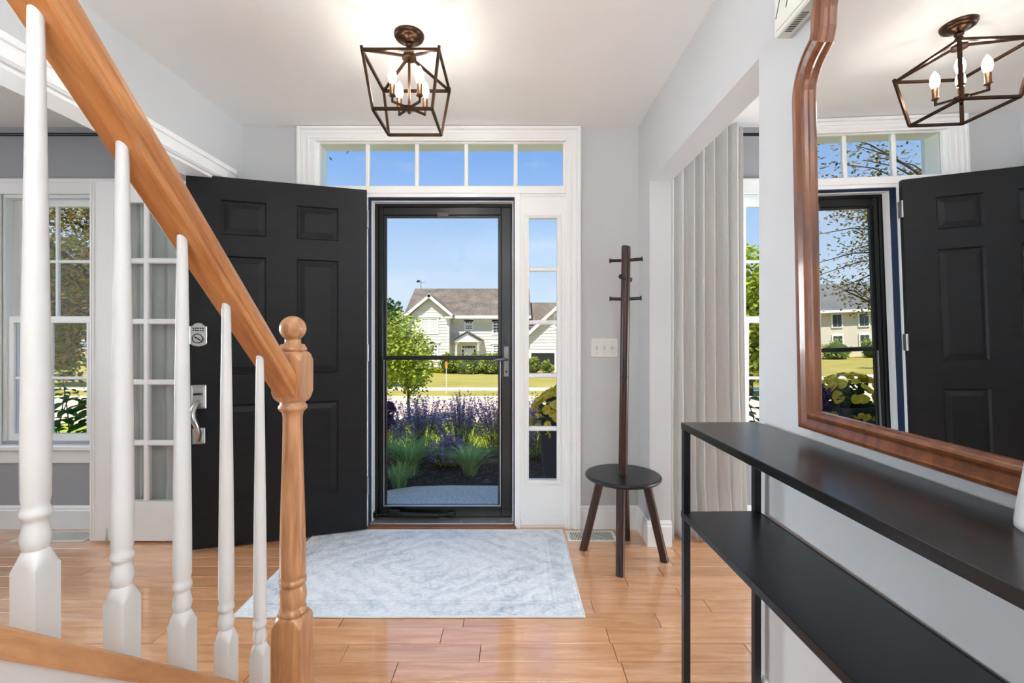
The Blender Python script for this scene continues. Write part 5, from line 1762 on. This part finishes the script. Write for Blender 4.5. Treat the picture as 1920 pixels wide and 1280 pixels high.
for xx in (-35.6, -33.0, -30.4, -27.8):
    for zz in (-1.3, 0.75):
        f_ = MB().box(xx, xx + 1.1, 43.9, 44.02, zz, zz + 1.4).build('window', M_HWH, h2_)
        MB().box(xx + 0.14, xx + 0.52, 43.86, 43.92, zz + 0.14, zz + 1.26).build('window_pane', M_HGL, f_)
        MB().box(xx + 0.58, xx + 0.96, 43.86, 43.92, zz + 0.14, zz + 1.26).build('window_pane', M_HGL, f_)
for i, (x, r_) in enumerate(((-35.5, 1.3), (-31.5, 1.1), (-28.0, 1.2))):
    o = root('rounded_shrub', (x, 41.5, -2.1), ('shrub before the small mirrored house, left of three', 'shrub before the small mirrored house, middle of three', 'shrub before the small mirrored house, right of three')[i], 'shrub', 'shrubs before the second house')
    MB().ico((x, 41.5, -1.4), (r_ * 0.85, r_ * 0.85, 0.8), 14, 8).build('inner_mass', pm('shrub_inner', (58, 76, 26), 0.9), o)
    foliage(random.Random(200 + i), (x, 41.5, -1.3), (r_, r_, 0.95), 900, 0.2, 0.08, 14, 0.7).build('leaves', leafmat('shrub_leaves', [(98, 122, 44), (150, 168, 70), (190, 196, 104), (122, 144, 54)]), o)

# shrubs before that house
M_SHR = leafmat('shrub_leaves', [(98, 122, 44), (150, 168, 70), (190, 196, 104), (122, 144, 54)])
M_SHRD = leafmat('yew_leaves', [(76, 92, 24), (124, 136, 36), (152, 158, 52)])
for i, (px_, d_, r_, hz_, mt_, lb) in enumerate(((848, 37.5, 1.05, 0.95, M_SHRD, 'dark clipped shrub left of the entry of the house across the street'),
                                               (877, 36.5, 0.85, 0.80, M_SHR, 'light green rounded shrub in front of the far portico'),
                                               (901, 37.8, 1.0, 1.0, M_SHRD, 'dark shrub behind the two light green ones across the street'),
                                               (923, 36.2, 0.95, 0.88, M_SHR, 'light green shrub right of the far portico'),
                                               (1000, 38.2, 0.6, 0.75, M_SHR, 'flowering shrub left of the dark garage opening'),
                                               (1026, 38.2, 0.5, 0.6, M_SHR, 'small shrub under the dark garage opening'))):
    x = (px_ - 961) / 853 * d_
    zb = zg(d_, FAR)
    rng = random.Random(90 + i)
    o = root('rounded_shrub', (x, d_, zb), lb, 'shrub', 'shrubs before the house across the street')
    MB().ico((x, d_, zb + hz_ * 0.75), (r_ * 0.85, r_ * 0.85, hz_ * 0.8), 14, 8).build('inner_mass', pm('shrub_inner', (58, 76, 26), 0.9), o)
    foliage(rng, (x, d_, zb + hz_ * 0.8), (r_, r_, hz_), 1500, 0.17, 0.07, 16, 0.7).build('leaves', mt_, o)
hd_ = root('low_hedge', (-5.2, 38.5, -2.0), 'low yellow green hedge left of the far clipped shrubs', 'hedge')
rng = random.Random(99)
mb = MB()
for i in range(1500):
    x = -7.4 + rng.random() * 2.9
    leaf_quad(mb, (x, 38.5 + rng.uniform(-.3, .3), -2.02 + rng.random() * 0.45), 0.15, 0.06, rng)
mb.build('leaves', leafmat('hedge_leaves', [(140, 150, 30), (186, 188, 44), (160, 168, 40)]), hd_)
# thin marker post at the far curb
mp_ = root('marker_post', (-2.50, 17.2, -1.04), 'thin white post with an orange marker at the far verge', 'marker post')
MB().tube([(-2.50, 17.2, -1.06), (-2.50, 17.2, 0.02)], 0.012, 8).build('post', M_HWH, mp_)
MB().prism([(-2.535, 17.19, -0.06), (-2.465, 17.19, -0.06), (-2.455, 17.19, 0.14), (-2.5, 17.19, 0.22), (-2.545, 17.19, 0.14)], (0, 0.02, 0)).build('marker', pm('orange_marker', (232, 140, 36), 0.5), mp_)
